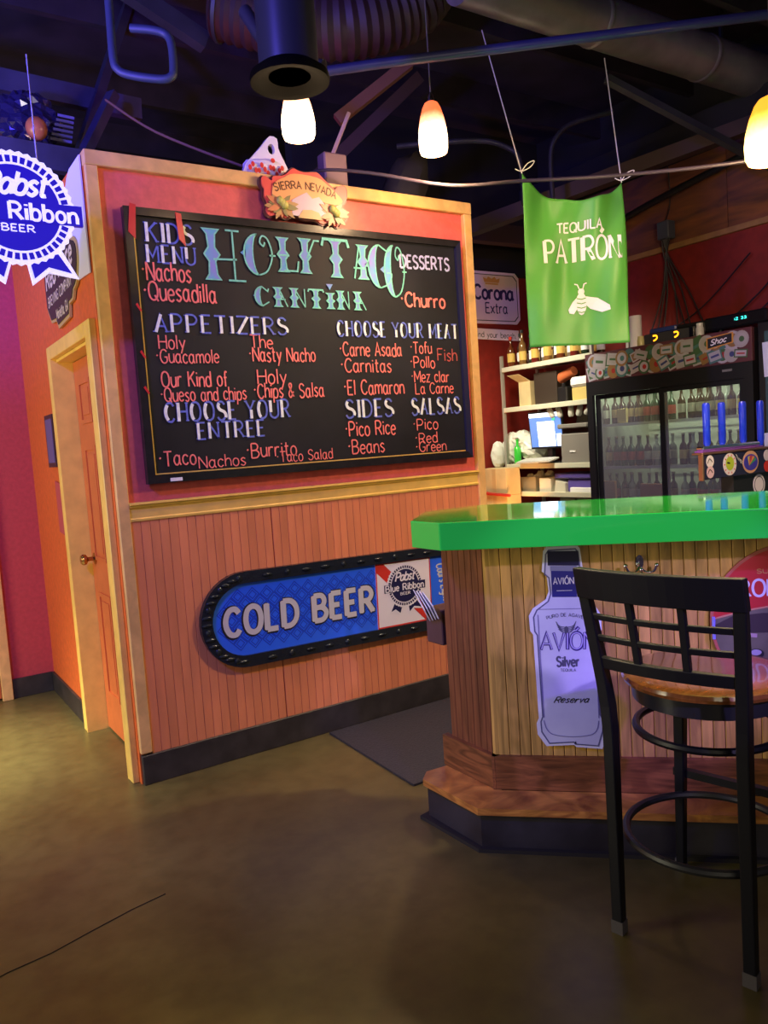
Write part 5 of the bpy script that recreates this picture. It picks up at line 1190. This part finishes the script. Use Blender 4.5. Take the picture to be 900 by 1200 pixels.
# stickers
scol_ = .6
SF2 = frame((X0-.0005, 0, 0), (0, -1, 0), (0, 0, 1)); rg = random.Random(5)
scol = [(.70, .66, .78), (.60, .05, .05), (.62, .58, .62), (.05, .05, .12), (.10, .22, .10), (.75, .28, .06), (.65, .62, .70), (.08, .10, .35), (.45, .25, .10), (.70, .30, .32), (.12, .30, .30), (.80, .60, .10)]
scol = [tuple(x*.55 for x in c) for c in scol]
uu = -4.40; k = 0
while uu < -3.03:
    for row in range(2):
        cx_ = uu+rg.uniform(-.01, .02); cy_ = (1.945, 2.045)[row]+rg.uniform(-.012, .012); q = rg.uniform(.046, .064); c = scol[(k*7+row*3) % 12]; z = .0008*(k % 6)+.0005; sh = rg.random(); an = rg.uniform(-.5, .5)
        c2 = scol[(k*5+4+row) % 12]
        cx_ = min(max(cx_, -4.405+q), -3.02-q); cy_ = min(max(cy_, 1.892+q), 2.098-q)
        if sh < .45: P = circle(cx_, cy_, q, 18); P2 = circle(cx_, cy_, q*.72, 18); P3 = circle(cx_+.004, cy_, q*.35, 9)
        else:
            hx_, hy_ = q*1.0, q*rg.uniform(.55, .95); R2 = lambda a, b: (cx_+a*math.cos(an)-b*math.sin(an), cy_+a*math.sin(an)*.8+b*math.cos(an))
            P = [R2(-hx_, -hy_), R2(hx_, -hy_), R2(hx_, hy_), R2(-hx_, hy_)]; P2 = [R2(-hx_*.82, -hy_*.7), R2(hx_*.82, -hy_*.7), R2(hx_*.82, hy_*.7), R2(-hx_*.82, hy_*.7)]; P3 = [R2(-hx_*.6, -hy_*.2), R2(hx_*.6, -hy_*.2), R2(hx_*.6, hy_*.15), R2(-hx_*.6, hy_*.15)]
        sk = MB(SF2).prism(P, z, z+.0006).build('sticker', mat('sticker_%02d' % ((k*7+row*3) % 12), c, .4), fz)
        MB(SF2).flat(P2, z+.0008).build('sticker_print', mat('sticker_%02d' % ((k*5+4+row) % 12), c2, .4), sk)
        MB(SF2).flat(P3, z+.0010).build('sticker_mark', mat('sticker_%02d' % ((k*3+1) % 12), scol[(k*3+1) % 12], .4), sk)
        k += 1
    uu += .066
t_ = MB(SF2).prism([(-3.33, 1.995), (-3.13, 2.02), (-3.13, 2.09), (-3.33, 2.075)], .006, .008).build('sticker', mat('sticker_amber_frame', (.60, .28, .05), .4), fz)
MB(SF2).flat([(-3.32, 2.003), (-3.14, 2.026), (-3.14, 2.083), (-3.32, 2.068)], .0084).build('sticker_print', ink, t_)
letters(MB(SF2), 'Shock', -3.30, 2.022, .035, wid=.14, sw=.2, slant=.3, rise=.1, z=.0088).build('lettering', paper, t_)
MB(SF2).prism([(-3.22, 1.835), (-3.15, 1.835), (-3.15, 1.850), (-3.22, 1.850)], -.002, .004).build('maker_badge', steel, fz)

# right-hand cabinet with papers
cb2 = thing('tall_cabinet', 'tall black cabinet with taped papers at the right edge', 'cabinet', (5.25, 2.3, 0))
MB().box(4.895, 5.6, 1.6, 2.97, .05, 2.12, .004).build('cabinet_body', black, cb2)
MB().box(4.886, 4.895, 1.66, 2.92, .12, 2.06).build('cabinet_door', mat('dark_teal_door', (.05, .10, .12), .2), cb2)
CB = frame((4.886, 0, 0), (0, -1, 0), (0, 0, 1))
for (u0, u1, v0, v1) in ((-2.935, -2.72, 1.77, 2.00), (-2.90, -2.70, 1.46, 1.75), (-2.94, -2.80, 1.20, 1.42)):
    p = MB(CB).prism([(u0+.01, v0), (u1, v0+.01), (u1, v1), (u0, v1-.01)], 0, .002).build('taped_paper', mat('bluish_paper', (.55, .60, .85), .6), cb2)
    mb = MB(CB)
    for k in range(4): mb.ribbon(smoothpts([(u0+.04+.03*k, v0+.05), (u0+.06+.02*k, v0+.12), (u0+.05+.03*k, v0+.17)], 3), .004, .0026)
    mb.build('drawing', mat('grey_print', (.25, .25, .35), .6), p)
# equipment on the cooler top (z 2.10)
obj1('paper_roll', 'white paper towel roll standing on the left of the cooler', 'roll', MB().lathe([(.045, 2.101), (.045, 2.34), (.018, 2.34), (.018, 2.33)], (4.968, 3.985, 0), 20), paper, smooth=True)
av = thing('audio_receiver', 'black audio receiver with two orange lights on the cooler', 'receiver', (5.1, 3.7, 2.101))
MB().box(4.955, 5.25, 3.47, 3.90, 2.103, 2.185, .004).build('receiver_case', black, av)
MB().box(4.948, 4.955, 3.475, 3.895, 2.108, 2.18).build('face_plate', mat('dark_face', (.05, .05, .06), .2), av)
RFc = frame((4.947, 0, 0), (0, -1, 0), (0, 0, 1)); org = glow('orange_display', (1, .4, .02), (1, .33, .01), 3.0)
for yy in (3.80, 3.62):
    MB(RFc).ribbon(smoothpts([(-yy-.016, 2.165), (-yy+.010, 2.166), (-yy+.020, 2.15), (-yy+.008, 2.136), (-yy-.012, 2.130)], 4), .011, .001).build('display_digit', org, av)
MB(RFc).prism([(-3.50, 2.112), (-3.478, 2.112), (-3.478, 2.178), (-3.50, 2.178)], 0, .012).build('side_knob', chrome, av)
obj1('jar', 'small cloudy glass jar on the cooler beside the paper roll', 'jar', MB().lathe([(.026, 2.101), (.028, 2.11), (.028, 2.15), (.022, 2.17), (.022, 2.18)], (4.948, 3.925, 0), 16), mat('cloudy_yellow_glass', (.55, .52, .25), .2), smooth=True)
obj1('jar', 'white lidded jar right of the audio receiver', 'jar', MB().lathe([(.026, 2.101), (.028, 2.11), (.028, 2.16), (.022, 2.17), (.024, 2.185), (.024, 2.195)], (4.948, 3.425, 0), 16), mat('cloudy_glass', (.55, .55, .62), .2), smooth=True)
obj1('blue_tray', 'blue folded case lying on the audio receiver', 'case', MB().box(5.0, 5.2, 3.66, 3.89, 2.187, 2.225, .008), mat('blue_case', (.03, .05, .22), .4))
obj1('black_device', 'flat black router on the audio receiver', 'router', MB().box(4.98, 5.2, 3.40, 3.64, 2.187, 2.215, .01), black)
pl = thing('media_player', 'long black media player with teal clock on the cooler right end', 'player', (5.1, 3.15, 2.101))
MB().box(4.93, 5.22, 2.93, 3.385, 2.125, 2.215, .012).build('player_case', mat('glossy_black', (.01, .01, .012), .08), pl)
PLF = frame((4.929, 0, 0), (0, -1, 0), (0, 0, 1))
MB(PLF).flat([(-3.16, 2.165), (-3.05, 2.165), (-3.05, 2.19), (-3.16, 2.19)], .0005).build('display', mat('dark_display', (.01, .03, .03), .1), pl)
mb = MB(PLF); letters(mb, 'i2 33', -3.15, 2.169, .017, wid=.085, sw=.16, z=.001); mb.build('display_digit', glow('teal_display', (.1, .9, .8), (.05, .9, .75), 2.5), pl)
for yy in (2.97, 3.33): MB().lathe([(.02, 2.106), (.02, 2.126)], (5.05, yy, 0), 10).build('foot', black, pl)

# junction box + hanging cords on the fridge wall
jb = thing('outlet_box', 'dark outlet box with hanging cords on the plywood ledge', 'outlet', (5.70, 4.2, 3.0))
MB().box(5.62, 5.714, 4.15, 4.26, 3.02, 3.16, .006).build('box', mat('bluish_outlet', (.07, .08, .12), .4), jb)
blackc = mat('black_cord', (.015, .012, .015), .5)
rg = random.Random(9)
for k, (ye, ze) in enumerate(((4.42, 2.22), (4.36, 2.15), (4.28, 2.2), (4.12, 2.2), (3.98, 2.2), (3.85, 2.22), (4.05, 2.3))):
    y0 = 4.17+.012*k
    MB().tube(smoothpts([(5.66, y0, 3.02), (5.68, y0+(ye-4.2)*.15+.02, 2.88), (5.70, y0+(ye-4.2)*.55, 2.58), (5.66, ye, ze)], 5), .006, 6).build('cord', blackc, jb)
MB().tube(smoothpts([(5.67, 4.21, 3.16), (5.72, 4.2, 3.3), (5.68, 4.17, 3.5), (5.66, 4.17, 3.64)], 5), .005, 6).build('cord', blackc, jb)
for k, (ya, za, yb, zb) in enumerate(((3.5, 2.75, 4.35, 2.22), (3.0, 2.9, 3.75, 2.22), (3.0, 2.75, 3.6, 2.2))):
    o = MB().tube(smoothpts([(5.70, ya, za), (5.71, (ya+yb)/2, (za+zb)/2-.06), (5.66, yb, zb)], 6), .006, 6).build('wall_cable', blackc); tag(o, ('slack black cable sloping down to the cooler top, longest one', 'upper slack black cable at the right of the red wall', 'lower slack black cable at the right of the red wall')[k], 'cable')
bar('thin_wire', 'thin pale wire crossing the red wall beside the flag', 'wire', (5.74, 5.05, 2.70), (5.55, 4.35, 2.105), .005, .005, mat('rust_wire', (.35, .12, .08), .5))
pipe('wall_pipe', 'dark pipe along the plywood below the roof beam', 'pipe', [(5.70, 5.2, 3.20), (5.68, 4.4, 3.34), (5.66, 3.3, 3.48)], .028, black, 10)

# ================================================================== TAP TOWER
tp = thing('beer_tap_tower', 'black beer tap tower covered with round stickers behind the bar', 'beer tap', (4.4, 2.78, .93))
MB().box(3.895, 4.87, 2.702, 2.732, 1.185, 1.325, .004).build('tower_box', mat('tower_navy', (.02, .02, .06), .25), tp)
MB().box(3.880, 4.87, 2.695, 2.765, 1.325, 1.336, .003).build('copper_edge', mat('copper_trim', (.50, .26, .16), .3, .9), tp)
MB().box(3.880, 3.895, 2.695, 2.725, 1.180, 1.325, .003).build('copper_edge', MATS['copper_trim'], tp)
MB().box(3.90, 4.49, 2.706, 2.76, 1.337, 1.346, .002).build('violet_strip', mat('violet_acrylic', (.20, .07, .40), .2), tp)
MB().box(3.91, 4.47, 2.710, 2.76, 1.347, 1.372, .008).build('chrome_cap', chrome, tp)
MB().box(4.20, 4.80, 2.72, 2.80, .931, 1.185).build('tower_column', black, tp)
for xx in (3.99, 4.135, 4.34, 4.52):
    h = MB().lathe([(.013, 1.372 if xx < 4.45 else 1.337), (.020, 1.385), (.021, 1.60), (.017, 1.612), (.005, 1.616)], (xx, 2.74, 0), 16).build('tap_handle', mat('cobalt_handle', (.015, .045, .75), .25, coat=.5), tp, True)
TF = frame((-.145, 2.7015, 0), (1, 0, 0), (0, 0, 1))
def disc(cx_, cy_, r, m, z, nm='sticker', p=tp, ry=None): return MB(TF).prism(circle(cx_, cy_, r, 26, ry), z, z+.0012).build(nm, m, p)
s1 = disc(4.285, 1.257, .064, mat('sticker_pale', (.72, .68, .80), .4), 0)
mb = MB(TF)
mb.flat(circle(4.285, 1.262, .040, 20), .0022); mb.build('sticker_print', mat('lime_print', (.42, .55, .04), .4), s1)
for k in range(10):
    a = 2*PI*k/10; MB(TF).flat([(4.285+.046*math.cos(a-.08), 1.257+.046*math.sin(a-.08)), (4.285+.058*math.cos(a-.05), 1.257+.058*math.sin(a-.05)), (4.285+.058*math.cos(a+.05), 1.257+.058*math.sin(a+.05)), (4.285+.046*math.cos(a+.08), 1.257+.046*math.sin(a+.08))], .0023).build('red_tick', redpaint, s1)
MB(TF).flat([(4.255, 1.262), (4.285, 1.258), (4.285, 1.268), (4.26, 1.272)], .0026).build('dark_mark', ink, s1)
s2 = disc(4.49, 1.257, .080, mat('sticker_tan_rim', (.65, .38, .25), .4), 0, ry=.066)
disc(4.49, 1.255, .070, mat('sticker_royal', (.05, .04, .45), .35), .0015, 'sticker_print', s2, ry=.048)
for k, c in enumerate(((.05, .35, .15), (.75, .30, .04), (.60, .05, .05), (.6, .5, .1))):
    a = .3+k*.5; MB(TF).flat([(4.47, 1.235), (4.49+.055*math.cos(a), 1.255+.040*math.sin(a)), (4.49+.055*math.cos(a+.4), 1.255+.040*math.sin(a+.4))], .0032+.0001*k).build('colour_wedge', mat('wedge_%d' % k, c, .4), s2)
s3 = disc(4.10, 1.285, .035, MATS['sticker_pale'], 0); s4 = disc(4.10, 1.225, .034, mat('sticker_blush', (.65, .45, .58), .4), .0004)
for s_, yy in ((s3, 1.285), (s4, 1.225)): MB(TF).ribbon(smoothpts([(4.075, yy-.01), (4.095, yy+.015), (4.12, yy-.005)], 4), .006, .0022).build('dark_mark', ink, s_)
letters(MB(TF), 'TWIST', 4.345, 1.292, .018, wid=.07, sw=.16, rise=-.7, z=.001).build('lettering', paper, tp)
TF2 = frame((-.145, 2.7195, 0), (1, 0, 0), (0, 0, 1))
s5 = MB(TF2).prism(circle(4.60, 1.115, .062, 26), 0, .001).build('sticker', MATS['sticker_pale'], tp); MB(TF2).ring(circle(4.60, 1.115, .050, 26), circle(4.60, 1.115, .044, 26), .001, .0016).build('sticker_print', MATS['grey_ink'], s5)
disc(4.66, 1.285, .034, MATS['sticker_pale'], 0); disc(4.66, 1.22, .034, redpaint, 0)
bk = thing('back_counter', 'low black counter carrying the beer tap tower', 'counter', (4.4, 2.78, 0))
MB().box(3.98, 4.80, 2.45, 2.95, 0, .90, .004).build('counter_body', black, bk); MB().box(3.96, 4.82, 2.43, 2.96, .90, .93, .004).build('counter_slab', steel, bk)
